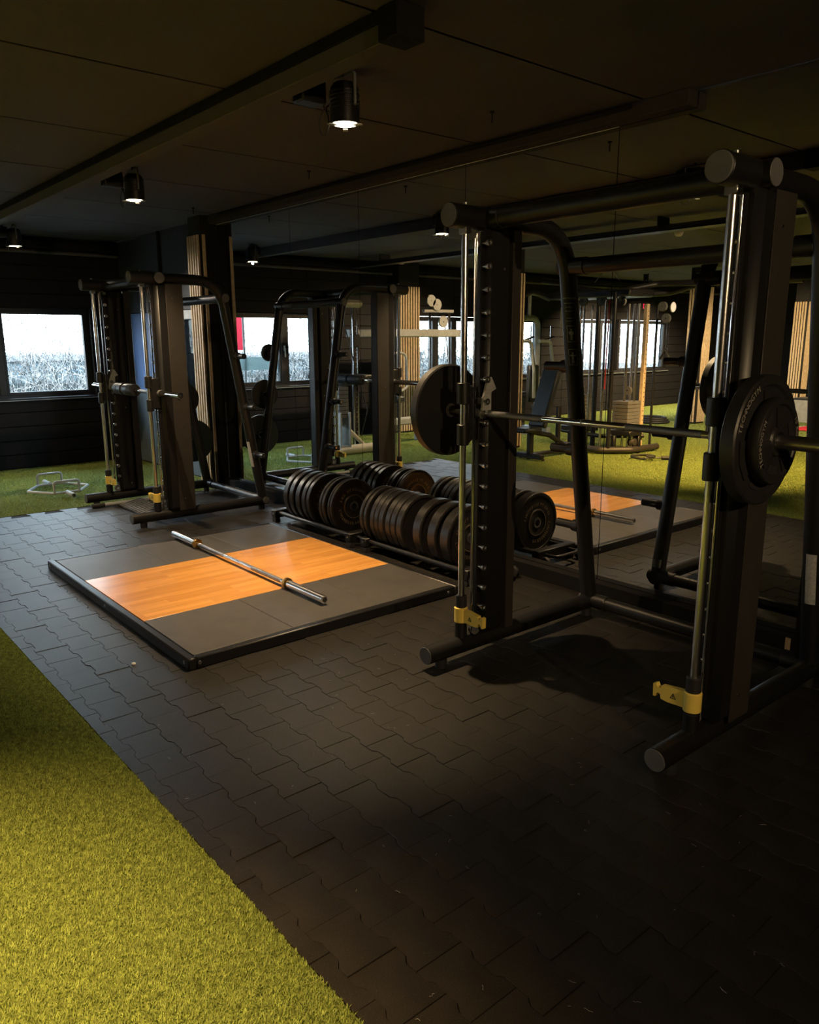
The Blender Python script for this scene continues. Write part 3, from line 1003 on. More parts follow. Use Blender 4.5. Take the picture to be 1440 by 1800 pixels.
        for zz in (1.45, 0.99, 0.54):
            k = (H - zz) / (H - 0.06)
            yy = leg0.y + d.y * k
            ho = MB().tube([(X + s * 0.03, yy, zz), (X + s * 0.075, yy, zz), (X + s * 0.082, yy, zz), (X + s * 0.19, yy, zz), (X + s * 0.193, yy, zz)], [0.036, 0.034, 0.024, 0.024, 0.021], 18).build('storage_horn', P, t)
            MB().cyl((X + s * 0.1925, yy, zz), (X + s * 0.195, yy, zz), 0.012, 12).build('end_ring', M['steel'], ho)
        # labels on the sloping leg
        e1, e2 = Vector((1, 0, 0)), Vector((0, -1, 0))
        k0, k1 = (H - 0.66) / (H - 0.06), (H - 0.42) / (H - 0.06)
        if s > 0:
            mb = MB()
            patch(mb, leg0, leg1, R + 0.0012, 0.9, 1.9, e1, e2, k0, k1)
            mb.build('warning_label', M['sticker'], t)
        if s < 0:
            mb = MB()
            patch(mb, leg0, leg1, R + 0.0012, -2.2, -0.8, e1, e2, 0.93, 0.955)
            mb.build('serial_label', M['sticker'], t)
        if s < 0 and pictos:
            mb = MB()
            tdir = d.normalized()
            th_c = 0.95

            def on_leg(u, v, zc):
                k = (H - zc) / (H - 0.06)
                a_ = th_c - u / (R + 0.0015)
                return leg0 + d * k - tdir * v + (e1 * math.cos(a_) + e2 * math.sin(a_)) * (R + 0.0015)

            def rect(u0, u1, v0, v1, zc):
                k_ = 6 if u1 - u0 > 0.01 else 1
                for i_ in range(k_):
                    a0_, a1_ = u0 + (u1 - u0) * i_ / k_, u0 + (u1 - u0) * (i_ + 1) / k_
                    mb.add([on_leg(a0_, v0, zc), on_leg(a1_, v0, zc), on_leg(a1_, v1, zc), on_leg(a0_, v1, zc)], [(0, 1, 2, 3)])
            text_line(mb, 'MULTIPOWER', 0.011, lambda u, v: on_leg(u, v, 1.80))
            for zc, wd in ((1.775, 0.03), (1.755, 0.022), (1.735, 0.026), (1.70, 0.018), (1.685, 0.020)):
                rect(-wd, wd * 0.6, -0.0009, 0.0009, zc)
            for zc in (1.62, 1.50):
                for (u0, u1, v0, v1) in ((-0.022, 0.022, 0.040, 0.042), (-0.022, 0.022, -0.042, -0.040), (-0.022, -0.0205, -0.042, 0.042), (0.0205, 0.022, -0.042, 0.042)):
                    rect(u0, u1, v0, v1, zc)
                rect(-0.004, 0.004, 0.016, 0.026, zc)
                rect(-0.005, 0.005, -0.010, 0.014, zc)
                rect(-0.005, -0.0012, -0.032, -0.010, zc)
                rect(0.0012, 0.005, -0.032, -0.010, zc)
                if zc > 1.55:
                    rect(-0.012, -0.006, -0.004, 0.013, zc)
                    rect(0.006, 0.012, -0.004, 0.013, zc)
                else:
                    rect(-0.015, -0.005, 0.006, 0.012, zc)
                    rect(0.005, 0.015, 0.006, 0.012, zc)
            mb.build('exercise_pictogram', M['print_white'], t, smooth=False)
    # cross members
    MB().tube([(-hw - 0.074, 0.365, H), (hw + 0.074, 0.365, H)], 0.046, 22).build('top_crossbar', P, t)
    for s in (-1, 1):
        MB().cyl((s * (hw - 0.055), 0.365, H), (s * (hw - 0.115), 0.365, H), 0.051, 22, 0.003).build('crossbar_collar', P, t)
    zr = 1.955
    yr = 0.94 + (1.285 - 0.94) * (H - zr) / (H - 0.06) + 0.005
    MB().tube([(-hw - 0.05, yr, zr), (hw + 0.05, yr, zr)], 0.040, 20).build('rear_crossbar', P, t)
    for s in (-1, 1):
        MB().cyl((s * (hw - 0.03), yr, zr), (s * (hw - 0.12), yr, zr), 0.045, 20, 0.003).build('crossbar_collar', P, t)
        MB().cyl((s * (hw + 0.048), yr, zr), (s * (hw + 0.054), yr, zr), 0.037, 20, 0.002).build('end_cap', M['cap'], t)
    MB().tube([(-hw - 0.055, 1.285, 0.09), (hw + 0.055, 1.285, 0.09)], 0.036, 20).build('base_crossbar', P, t)
    for s in (-1, 1):
        MB().cyl((s * (hw - 0.03), 1.285, 0.09), (s * (hw - 0.13), 1.285, 0.09), 0.043, 20, 0.003).build('crossbar_collar', P, t)
        MB().cyl((s * (hw + 0.054), 1.285, 0.09), (s * (hw + 0.059), 1.285, 0.09), 0.034, 20, 0.002).build('end_cap', M['cap'], t)
    # guided bar
    b = MB().cyl((-hw - 0.02, 0.32, hook_z), (hw + 0.02, 0.32, hook_z), 0.0145, 18).build('bar', M['chrome'], t)
    for s in (-1, 1):
        MB().cyl((s * (hw - 0.09), 0.32, hook_z), (s * (hw - 0.42), 0.32, hook_z), 0.0152, 18).build('knurled_grip', M['knurl'], b)
        MB().cyl((s * (hw + 0.045), 0.32, hook_z), (s * (hw + 0.44), 0.32, hook_z), 0.025, 22, 0.003).build('sleeve', M['chrome'] if not pictos or s < 0 else M['steel'], b)
        MB().cyl((s * (hw + 0.435), 0.32, hook_z), (s * (hw + 0.443), 0.32, hook_z), 0.014, 14).build('sleeve_bolt', M['steel'], b)
        MB().cyl((s * (hw - 0.045), 0.32, hook_z), (s * (hw - 0.06), 0.32, hook_z), 0.024, 20, 0.003).build('bar_collar', M['steel'], b)
    MB().cyl((-0.004, 0.32, hook_z), (0.004, 0.32, hook_z), 0.0165, 18).build('center_ring', M['steel'], b)
    return t


press('near black multi press with loaded chrome bar and yellow stops on the rubber pavers', -2.055, 2.36, 0.6375, 2.135, True)
press('far black multi press with padded empty bar standing by the slatted column', -7.165, 2.39, 0.592, 2.10, False)


# ------------------------------------------------------------------ plates on the presses
def disc_plate(name, label, cat, centre, R, th, m, s=1, group=None, grips=False, letters=None):
    """plate with its axis along x; s = side its face looks to"""
    t = thing(name, label, cat, (centre[0], centre[1], centre[2] - R), 0, group)
    B = Matrix.Translation((0, 0, R)) @ (TO_X if s > 0 else Matrix.Rotation(PI, 4, 'Z') @ TO_X)
    h = th / 2
    MB().lathe([(0.026, -h), (R * 0.97, -h), (R, -h + 0.006), (R, h - 0.006), (R * 0.97, h), (R * 0.86, h), (R * 0.82, h - 0.008), (R * 0.36, h - 0.008), (R * 0.32, h - 0.001), (0.026, h - 0.001)], 56, B, closed=True).build('disc', m, t)
    MB().lathe([(0.0255, -h - 0.001), (0.034, -h - 0.001), (0.034, h + 0.002), (0.0255, h + 0.002)], 24, B, closed=True).build('hub', M['steel'], t)
    if grips:
        for k in range(3):
            a0 = k * 2 * PI / 3 + 0.35
            gp = []
            for i in range(7):
                a = a0 - 0.36 + 0.72 * i / 6
                gp.append((R * 0.77 * math.cos(a), R * 0.77 * math.sin(a)))
            for i in range(7):
                a = a0 + 0.30 - 0.60 * i / 6
                gp.append((R * 0.56 * math.cos(a), R * 0.56 * math.sin(a)))
            MB().prism(gp, h - 0.0075, h - 0.0055, B).build('grip_slot', M['felt'], t)
            a1 = a0 + PI / 3
            w_ = [(R * 0.36 * math.cos(a1 - .5), R * 0.36 * math.sin(a1 - .5)), (R * 0.80 * math.cos(a1 - .42), R * 0.80 * math.sin(a1 - .42)), (R * 0.82 * math.cos(a1), R * 0.82 * math.sin(a1)),
                  (R * 0.80 * math.cos(a1 + .42), R * 0.80 * math.sin(a1 + .42)), (R * 0.36 * math.cos(a1 + .5), R * 0.36 * math.sin(a1 + .5))]
            MB().prism(w_, h - 0.008, h - 0.002, B).build('raised_web', m, t)
    for txt, size, rr, mid in letters or ():
        tmp = MB()
        text_ring(tmp, txt, size, rr, mid, (h + 0.0008))
        MB().add([(p[0], p[1], p[2] + R) if s > 0 else (-p[0], -p[1], p[2] + R) for p in tmp.v], tmp.f).build('lettering', M['print_grey'], t, smooth=False)
    return t


disc_plate('weight_plate', 'large black plate on the left sleeve of the near press bar', 'weight plate', (-2.895, 2.68, 1.25), 0.226, 0.052, M['plate_iron'], -1, 'plates on the near press bar', True)
disc_plate('weight_plate', 'large black grip plate on the right sleeve, behind the smaller plate', 'weight plate', (-1.295, 2.68, 1.25), 0.226, 0.055, M['plate_iron'], 1, 'plates on the near press bar', True,
           [('TECHNOGYM', 0.03, 0.200, -0.9)])
disc_plate('weight_plate', 'smaller black grip plate outermost on the right sleeve of the near press', 'weight plate', (-1.245, 2.68, 1.25), 0.150, 0.040, M['plate_iron'], 1, 'plates on the near press bar', True,
           [('TECHNOGYM', 0.026, 0.132, -PI / 2), ('10 KG', 0.026, 0.132, PI / 2 - 0.35)])
for z, r, y_, lab, m in ((1.45, 0.095, 3.50, 'small black disc plate stored topmost on the far press leg', M['plate_iron']),
                         (0.99, 0.165, 3.57, 'middle sized black plate stored halfway down the far press leg', M['plate_iron']),
                         (0.54, 0.225, 3.64, 'large dark green plate stored lowest on the far press leg', M['plate_green'])):
    k = (2.10 - z) / 2.04
    disc_plate('weight_plate', lab, 'weight plate', (-7.165 - 0.592 - 0.125, 2.39 + 0.94 + 0.345 * k, z), r, 0.035, m, -1, 'plates stored on the far press')

# foam pad round the far bar
pd = thing('bar_pad', 'black foam sleeve with a groove around the far press bar', 'bar pad', (-7.30, 2.71, 1.15))
MB().lathe([(0.0165, -0.25), (0.05, -0.25), (0.056, -0.24), (0.056, -0.06), (0.044, -0.055), (0.044, -0.01), (0.056, -0.005), (0.056, 0.19), (0.05, 0.20), (0.0165, 0.20)], 28, TO_X, closed=True).build('foam', M['foam'], pd)
for xx in (-0.15, 0.1):
    MB().lathe([(0.0555, xx - 0.012), (0.0575, xx - 0.012), (0.0575, xx + 0.012), (0.0555, xx + 0.012)], 28, TO_X, closed=True).build('strap', M['rubber'], pd)

# grooved foot wedge and loose tube under the far press
wd = thing('foot_wedge', 'black grooved rubber foot wedge lying under the far press bar', 'foot wedge', (-7.28, 2.74, 0))
MB().add([(-0.33, -0.10, 0), (0.33, -0.10, 0), (0.33, 0.12, 0), (-0.33, 0.12, 0), (-0.33, -0.10, 0.012), (0.33, -0.10, 0.012), (0.33, 0.12, 0.06), (-0.33, 0.12, 0.06)],
         [(3, 2, 1, 0), (4, 5, 6, 7), (0, 1, 5, 4), (1, 2, 6, 5), (2, 3, 7, 6), (3, 0, 4, 7)]).build('wedge', M['rubber'], wd, smooth=False)
for k in range(12):
    xx = -0.30 + 0.055 * k
    MB().add([(xx, -0.095, 0.0132), (xx + 0.025, -0.095, 0.0132), (xx + 0.025, 0.115, 0.059), (xx, 0.115, 0.059), (xx, -0.095, 0.019), (xx + 0.025, -0.095, 0.019), (xx + 0.025, 0.115, 0.066), (xx, 0.115, 0.066)],
             [(4, 5, 6, 7), (0, 1, 5, 4), (1, 2, 6, 5), (2, 3, 7, 6), (3, 0, 4, 7)]).build('rib', M['cap'], wd, smooth=False)
lb = thing('metal_tube', 'pale grey metal tube lying on the floor behind the far press foot', 'tube', (-7.66, 2.75, 0.022))
MB().tube([(0, -0.30, 0), (0, 0.42, 0)], 0.018, 14).build('tube', M['grey_paint'], lb)
MB().tube([(0, -0.34, 0), (0, -0.22, 0)], 0.0215, 14).build('grip', M['rubber'], lb)

# ------------------------------------------------------------------ lifting platform
PX0, PX1, PY0, PY1, PZ = -5.79, -3.455, 1.475, 3.32, 0.06
pf = thing('lifting_platform', 'low lifting platform with orange wood centre and grey rubber sides', 'lifting platform', ((PX0 + PX1) / 2, (PY0 + PY1) / 2, 0))
hx, hy = (PX1 - PX0) / 2, (PY1 - PY0) / 2
cxp, cyp = (PX0 + PX1) / 2, (PY0 + PY1) / 2
MB().box(-hx + 0.05, hx - 0.05, -hy + 0.05, hy - 0.05, 0.0, 0.045).build('deck', M['black_paint'], pf, smooth=False)
for nm, b in (('front', (-hx, hx, -hy, -hy + 0.045)), ('back', (-hx, hx, hy - 0.045, hy)), ('a', (-hx, -hx + 0.045, -hy + 0.046, hy - 0.046)), ('b', (hx - 0.045, hx, -hy + 0.046, hy - 0.046))):
    fr = MB().box(b[0], b[1], b[2], b[3], 0.0, PZ + 0.001, 0.006).build('frame_rail', M['powder'], pf)
    if nm == 'front':
        for bx_ in (-hx + 0.05, hx - 0.05, 0.0):
            MB().cyl((bx_, -hy - 0.003, 0.032), (bx_, -hy + 0.002, 0.032), 0.010, 14, 0.002).build('bolt', M['steel'], fr)
    if nm == 'b':
        for by_ in (-hy + 0.06, hy - 0.10):
            MB().cyl((hx - 0.002, by_, 0.032), (hx + 0.003, by_, 0.032), 0.010, 14, 0.002).build('bolt', M['steel'], fr)
wx0, wx1 = -5.125 - cxp, -4.135 - cxp
for i in range(3):
    y0 = -hy + 0.047 + (2 * hy - 0.094) * i / 3
    y1 = -hy + 0.047 + (2 * hy - 0.094) * (i + 1) / 3
    for x0, x1 in ((-hx + 0.047, wx0), (wx1, hx - 0.047)):
        MB().box(x0 + 0.0015, x1 - 0.0015, y0 + 0.0015, y1 - 0.0015, 0.045, PZ, 0.002).build('rubber_tile', M['platform_rubber'], pf, smooth=False)
for i in range(2):
    y0 = -hy + 0.047 + (2 * hy - 0.094) * i / 2
    y1 = -hy + 0.047 + (2 * hy - 0.094) * (i + 1) / 2
    MB().box(wx0 + 0.001, wx1 - 0.001, y0 + 0.0004, y1 - 0.0004, 0.045, PZ + 0.0005, 0.0006).build('wood_panel', M['wood'], pf, smooth=False)

# barbell on the platform
bb = thing('barbell', 'chrome barbell lying across the wood of the lifting platform', 'barbell', (-4.752, 2.438, PZ))
MB().cyl((-0.66, 0, 0.0365), (0.66, 0, 0.0365), 0.014, 18).build('shaft', M['rod'], bb)
for a, b in ((-0.58, -0.20), (0.20, 0.58)):
    MB().cyl((a, 0, 0.0365), (b, 0, 0.0365), 0.0146, 18).build('knurled_grip', M['knurl'], bb)
for s in (-1, 1):
    sl = MB().cyl((s * 0.66, 0, 0.0365), (s * 1.065, 0, 0.0365), 0.025, 24, 0.003).build('sleeve', M['rod'], bb)
    MB().cyl((s * 1.0645, 0, 0.0365), (s * 1.067, 0, 0.0365), 0.016, 18).build('end_cap', M['rubber'], sl)
    MB().lathe([(0.0142, -0.02), (0.030, -0.02), (0.036, -0.012), (0.036, -0.004), (0.030, 0.0), (0.036, 0.004), (0.036, 0.010), (0.0142, 0.014)], 28, Matrix.Translation((s * 0.645, 0, 0.0365)) @ TO_X, closed=True).build('collar', M['brass'], bb)


# ------------------------------------------------------------------ plate racks with bumper plates
def rack(label, x0, x1, y=3.645, wheel=False):
    t = thing('plate_rack', label, 'plate rack', ((x0 + x1) / 2, y, 0), 0, 'low plate racks')
    h = (x1 - x0) / 2
    for dy in (-0.155, 0.155):
        MB().tube([(-h + 0.02, dy, 0.085), (h - 0.02, dy, 0.085)], 0.019, 14).build('rail', M['powder'], t)
    for s in (-1, 1):
        bl = MB().box(s * h - 0.035, s * h + 0.035, -0.205, 0.205, 0.045, 0.115, 0.006).build('end_block', M['powder'], t)
        for dy in (-0.175, 0.175):
            MB().box(s * h - 0.03, s * h + 0.03, dy - 0.025, dy + 0.025, 0.0, 0.045, 0.004).build('foot', M['rubber'], t)
        MB().cyl((s * h, -0.209, 0.08), (s * h, -0.203, 0.08), 0.010, 12, 0.002).build('bolt', M['steel'], bl)
    MB().tube(fillet([(h + 0.03, -0.13, 0.08), (h + 0.13, -0.13, 0.08), (h + 0.13, 0.13, 0.08), (h + 0.03, 0.13, 0.08)], 0.05), 0.013, 12).build('pull_handle', M['powder'], t)
    if wheel:
        for dy in (-0.19, 0.19):
            w = MB().lathe([(0.008, -0.014), (0.038, -0.014), (0.042, -0.008), (0.042, 0.008), (0.038, 0.014), (0.008, 0.014)], 24, Matrix.Translation((h + 0.085, dy, 0.043)) @ FRONT, closed=True).build('wheel', M['rubber'], t)
            MB().cyl((h + 0.085, dy - 0.018, 0.043), (h + 0.085, dy + 0.018, 0.043), 0.010, 12).build('axle', M['steel'], w)
    return t


R1 = rack('low black plate rack at the far end of the platform side', -5.99, -4.86)
R2 = rack('low black plate rack with wheels nearest the near press', -4.66, -3.55, wheel=True)


def bumper(x_face, th, label, group, letters=None, y=3.66, tilt=0.0, hub=True, R=0.225):
    t = thing('bumper_plate', label, 'bumper plate', (x_face, y, 0.266 - R), 0, group)
    t.rotation_euler = (0, tilt, 0)
    B = Matrix.Translation((0, 0, R)) @ TO_X
    MB().lathe([(0.027, -th), (R * 0.95, -th), (R * 0.985, -th + 0.002), (R, -th + 0.006), (R, -0.006), (R * 0.985, -0.002), (R * 0.95, 0.0), (R * 0.90, 0.0), (R * 0.88, -0.004), (R * 0.46, -0.004), (R * 0.44, 0.0), (R * 0.40, 0.0), (R * 0.38, -0.003), (0.027, -0.003)],
               60, B, closed=True).build('disc', M['plate'], t)
    MB().lathe([(0.0255, -th - 0.001), (0.040, -th - 0.001), (0.040, 0.0005), (0.036, 0.002), (0.0255, 0.002)], 28, B, closed=True).build('hub_ring', M['steel'], t)
    if letters:
        for txt, size, rr, mid in letters:
            tmp = MB()
            text_ring(tmp, txt, size, rr, mid, -0.003)
            MB().add([(p[0], p[1], p[2] + R) for p in tmp.v], tmp.f).build('lettering', M['print_tan'], t, smooth=False)
        if letters[0][0].startswith('PY'):
            MB().lathe([(R * 0.415, -0.0005), (R * 0.425, -0.0005), (R * 0.425, 0.0008), (R * 0.415, 0.0008)], 48, B, closed=True).build('printed_ring', M['print_tan'], t)
    return t


PYT = lambda kg: [('PY ESSENTIALS', 0.033, 0.140, 0.45), ('PY ESSENTIALS', 0.033, 0.140, 0.45 + PI + 0.15), (kg, 0.031, 0.140, -0.95)]
XR = -5.06      # face of the front plate on the far rack
L1 = [(-0.675, 0.066, 'thick black bumper plate at the far end of the far rack', None), (-0.585, 0.060, 'thick scuffed bumper plate second from the far end of the far rack', None),
      (-0.480, 0.064, 'thick brown-lit bumper plate third from the far end of the far rack', None), (-0.395, 0.056, 'bumper plate fourth from the far end of the far rack', None),
      (-0.325, 0.050, 'bumper plate before the gap in the far rack, tan print on its face', PYT('15 KG')), (-0.155, 0.036, 'thin bumper plate right after the gap in the far rack', None),
      (-0.105, 0.038, 'thin bumper plate third from the printed end of the far rack', None), (-0.040, 0.028, 'thin bumper plate just behind the printed front one in the far rack', None),
      (0.0, 0.030, 'front bumper plate of the far rack, tan ring of lettering facing out', PYT('5 KG'))]
for dx, th, lab, let in L1:
    bumper(XR + dx, th, lab, 'bumper plates in the far rack', let, tilt=random.uniform(-0.02, 0.02))
XR2 = -3.70
L2 = [(-0.955, 0.036, 'thin bumper plate at the far end of the near rack', None), (-0.905, 0.034, 'thin bumper plate second from the far end of the near rack', None),
      (-0.815, 0.046, 'bumper plate third from the far end of the near rack', None), (-0.762, 0.046, 'bumper plate fourth from the far end of the near rack', None),
      (-0.700, 0.054, 'bumper plate fifth from the far end of the near rack', None), (-0.625, 0.056, 'bumper plate sixth from the far end of the near rack', None),
      (-0.560, 0.054, 'bumper plate seventh from the far end of the near rack', None), (-0.490, 0.058, 'bumper plate just before the gap in the near rack', None),
      (-0.285, 0.080, 'thick bumper plate just after the gap in the near rack', None), (-0.130, 0.080, 'thick bumper plate second from the front of the near rack', None),
      (0.0, 0.082, 'front thick bumper plate of the near rack, beside the chrome guide rod', PYT('20 KG'))]
for dx, th, lab, let in L2:
    bumper(XR2 + dx, th, lab, 'bumper plates in the near rack', let, tilt=random.uniform(-0.015, 0.015))


# ------------------------------------------------------------------ hex bar on the turf
hb = thing('hex_bar', 'grey hexagonal trap bar lying on the turf beneath the windows', 'trap bar', (-8.75, 2.42, 0.0))
hexp = [(0.30, 0.15), (0.0, 0.36), (-0.30, 0.15), (-0.30, -0.15), (0.0, -0.36), (0.30, -0.15)]
hexp = [(a, b * 0.86, 0.045) for a, b in hexp]
path = fillet(hexp + [hexp[0]], 0.04, 3)
MB().tube(path, 0.014, 12).build('hex_frame', M['grey_paint'], hb)
for s in (-1, 1):
    MB().tube(fillet([(s * 0.30, -0.125, 0.045), (s * 0.30, -0.125, 0.165), (s * 0.30, 0.125, 0.165), (s * 0.30, 0.125, 0.045)], 0.03), 0.013, 12).build('handle', M['grey_paint'], hb)
    sl = MB().cyl((s * 0.30, 0, 0.045), (s * 0.52, 0, 0.045), 0.025, 20, 0.003).build('sleeve', M['grey_paint'], hb)
    MB().cyl((s * 0.519, 0, 0.045), (s * 0.522, 0, 0.045), 0.016, 16).build('end_cap', M['rubber'], sl)


# ------------------------------------------------------------------ machines seen in the mirror
def stack_plates(t, x, y, z0, n, w, d, h, m=None):
    for k in range(n):
        MB().box(x - w / 2, x + w / 2, y - d / 2, y + d / 2, z0 + k * h, z0 + (k + 1) * h - 0.005, 0.003).build('stack_plate', m or M['cap'], t)


# lat pulldown beside the left windows
lp = thing('pulldown_machine', 'cream and chrome pulldown machine on the turf, mirrored left of the bright slats', 'weight machine', (-9.0, 1.50, 0))
MB().tube([(0.05, 0.28, 0.07), (0.05, -0.36, 0.07)], 0.066, 18).build('base_tube', M['cream_paint'], lp)
MB().tube([(0.02, -0.20, 0.10), (-0.10, 0.18, 0.50)], 0.03, 14).build('brace', M['cream_paint'], lp)
MB().tube([(-0.10, 0.27, 0.50), (-0.10, 0.05, 0.50)], 0.028, 14).build('arm_tube', M['cream_paint'], lp)
for dy in (-0.05, 0.02):
    MB().cyl((-0.05, -0.10 + dy, 0.05), (-0.05, -0.10 + dy, 2.05), 0.012, 12).build('guide_rod', M['chrome'], lp)
up = MB().box(-0.10, -0.05, -0.17, -0.08, 0.05, 2.08, 0.006).build('perforated_upright', M['powder_soft'], lp)
for k in range(22):
    MB().cyl((-0.049, -0.125, 0.3 + k * 0.07), (-0.047, -0.125, 0.3 + k * 0.07), 0.008, 8).build('hole', M['steel'], up)
MB().box(-0.11, -0.03, -0.19, -0.07, 1.48, 1.66, 0.01).build('carriage', M['powder'], lp)
MB().box(-0.16, 0.06, -0.20, 0.22, 2.02, 2.12, 0.04).build('top_shroud', M['cream_paint'], lp)
for yy in (0.21, 0.27):
    MB().cyl((-0.12, yy, 0.05), (-0.02, yy, 2.05), 0.012, 12).build('guide_rod', M['chrome'], lp)
MB().tube([(-0.02, 0.16, 2.05), (0.0, -0.12, 1.05), (0.02, -0.26, 0.6), (0.05, -0.12, 0.25)], 0.008, 8).build('cable', M['rubber'], lp)
stack_plates(lp, 0.0, 0.18, 0.52, 8, 0.13, 0.16, 0.055, M['cap'])
MB().cyl((0, 0.18, 0.94), (0, 0.18, 1.06), 0.02, 12).build('stack_pin', M['chrome'], lp)
MB().box(-0.13, 0.16, -0.26, 0.26, 1.06, 1.11, 0.02).box(-0.13, 0.16, -0.2, 0.28, 0.98, 1.03, 0.02).build('thigh_pad', M['pad'], lp)
MB().tube([(-0.05, 0.15, 2.2), (-0.05, 0.24, 2.2), (-0.05, 0.27, 2.14)], 0.014, 10).build('pulldown_handle', M['chrome'], lp)
for sy in (0.10, 0.26):
    MB().box(-0.14, 0.10, sy - 0.015, sy + 0.015, 0.05, 0.60, 0.006).build('shroud_leg', M['grey_paint'], lp)

# low row with long rail and tall pulley post
rw = thing('rowing_machine', 'grey cable row machine with long low rail, mirrored below the tall pulley post', 'weight machine', (-9.55, -0.15, 0))
MB().box(-0.08, 0.08, -0.55, 0.62, 0.27, 0.38, 0.02).build('rail', M['grey_paint'], rw)
MB().box(-0.05, 0.05, -0.10, 0.0, 0.0, 0.27, 0.01).build('rail_leg', M['grey_paint'], rw)
MB().tube(fillet([(0, -0.30, 0.45), (0, -0.42, 0.10), (0, -0.80, 0.06)], 0.1), 0.035, 12).tube([(0, -0.42, 0.10), (0, -0.78, 0.14)], 0.03, 12).build('foot_frame', M['grey_paint'], rw)
for yy in (-0.36,):
    for sx in (-0.10, 0.10):
        MB().lathe([(0.01, -0.02), (0.045, -0.02), (0.05, 0.0), (0.045, 0.02), (0.01, 0.02)], 18, Matrix.Translation((sx, yy, 0.05)) @ TO_X, closed=True).build('wheel', M['rubber'], rw)
MB().box(-0.06, 0.06, -0.95, 1.30, 1.62, 1.74, 0.015).build('top_beam', M['grey_paint'], rw)
for yy in (-0.30, -0.72):
    MB().cyl((0, yy, 0.10), (0, yy, 2.02), 0.022, 14).build('post', M['chrome'], rw)
MB().box(-0.03, 0.03, -0.80, -0.16, 2.0, 2.05, 0.008).build('cross_head', M['steel'], rw)
for yy, zz in ((-0.30, 2.18), (-0.42, 2.12), (-0.56, 1.86)):
    MB().lathe([(0.01, -0.015), (0.09, -0.015), (0.08, 0.0), (0.09, 0.015), (0.01, 0.015)], 22, Matrix.Translation((0.03, yy, zz)) @ TO_X, closed=True).build('pulley', M['sticker'], rw)
MB().tube([(0, -0.60, 1.95), (0, -0.76, 0.9)], 0.008, 8).build('cable', M['rubber'], rw)
MB().tube(fillet([(0, 0.52, 0.95), (0, 0.52, 1.38), (0, 0.20, 1.38), (0, 0.16, 0.85), (0, 0.42, 0.75)], 0.1), 0.02, 12).build('row_handle', M['grey_paint'], rw)
MB().box(-0.09, 0.09, 0.28, 0.44, 0.62, 0.72, 0.02).build('seat', M['pad'], rw)
MB().tube([(0, 0.36, 0.38), (0, 0.36, 0.62)], 0.02, 12).build('seat_post', M['chrome'], rw)
stack_plates(rw, -0.05, 0.52, 0.40, 7, 0.14, 0.12, 0.06)
MB().cyl((-0.05, 0.52, 0.38), (-0.05, 0.52, 1.62), 0.012, 10).build('stack_rod', M['chrome'], rw)

# chest press with arching frame
cp = thing('chest_press', 'grey chest press with arching tube frame, mirrored behind the adjustable bench', 'weight machine', (-9.1, -2.35, 0))
MB().tube(fillet([(0, 0.30, 0.05), (0, 0.28, 1.93), (0, -0.16, 1.93), (0, -0.20, 0.05)], [0.16, 0.16]), 0.05, 14).build('arch_frame', M['grey_paint'], cp)
MB().box(-0.5, 0.3, -0.24, -0.14, 0.0, 0.09, 0.01).box(-0.5, 0.3, 0.26, 0.36, 0.0, 0.09, 0.01).build('base', M['grey_paint'], cp)
for yy in (0.22, -0.28):
    MB().tube(fillet([(0.15, yy + 0.24, 1.55), (0.18, yy - 0.02, 1.55), (0.20, yy - 0.10, 1.05), (0.1, yy - 0.22, 0.60)], 0.1), 0.03, 14).build('press_arm', M['grey_paint'], cp)
    MB().cyl((0.17, yy + 0.14, 1.56), (0.17, yy - 0.10, 1.62), 0.016, 12).build('grip', M['rubber'], cp)
    MB().cyl((0.16, yy - 0.04, 1.55), (0.16, yy - 0.04, 1.80), 0.010, 10).build('guide_rod', M['chrome'], cp)
MB().cyl((0.02, 0.08, 1.93), (0.02, 0.08, 2.34), 0.03, 12).build('mast', M['grey_paint'], cp)
MB().tube([(0, 0.22, 2.30), (0.03, 0.06, 2.36), (0, -0.18, 2.32), (0.03, -0.42, 2.26)], [0.05, 0.06, 0.04, 0.05], 12).build('fly_arm', M['powder'], cp)
stack_plates(cp, -0.12, 0.16, 0.12, 10, 0.18, 0.2, 0.058)
MB().box(0.16, 0.30, -0.25, 0.15, 0.42, 0.50, 0.02).build('seat', M['pad'], cp)
MB().box(0.0, 0.09, -0.14, 0.10, 0.52, 1.15, 0.02).build('back_pad', M['pad'], cp)

# adjustable bench
bn = thing('adjustable_bench', 'black adjustable bench with raised back pad on the turf, mirrored near the press leg', 'bench', (-6.95, -0.25, 0))
MB().box(-0.14, 0.14, -0.05, 0.05, -0.43, 0.43, 0.022, Matrix.Translation((0, 0.02, 0.83)) @ Matrix.Rotation(math.radians(20), 4, 'X')).build('back_pad', M['pad'], bn)
MB().box(-0.13, 0.13, 0.20, 0.56, 0.38, 0.44, 0.02).build('seat_pad', M['pad'], bn)
MB().tube([(0, 0.30, 0.38), (0, -0.10, 0.30), (0, -0.50, 0.08)], 0.035, 12).build('spine', M['powder'], bn)
MB().box(-0.03, 0.03, 0.26, 0.34, 0.05, 0.38, 0.006).build('front_post', M['powder'], bn)
MB().box(-0.22, 0.22, 0.26, 0.34, 0.02, 0.09, 0.01).box(-0.03, 0.03, -0.5, 0.30, 0.04, 0.09, 0.008).build('front_foot', M['powder'], bn)
MB().box(-0.26, 0.26, -0.55, -0.46, 0.02, 0.10, 0.01).build('rear_foot', M['powder'], bn)
MB().box(-0.025, 0.025, -0.30, -0.24, 0.08, 0.68, 0.006).build('ladder_bar', M['powder'], bn)
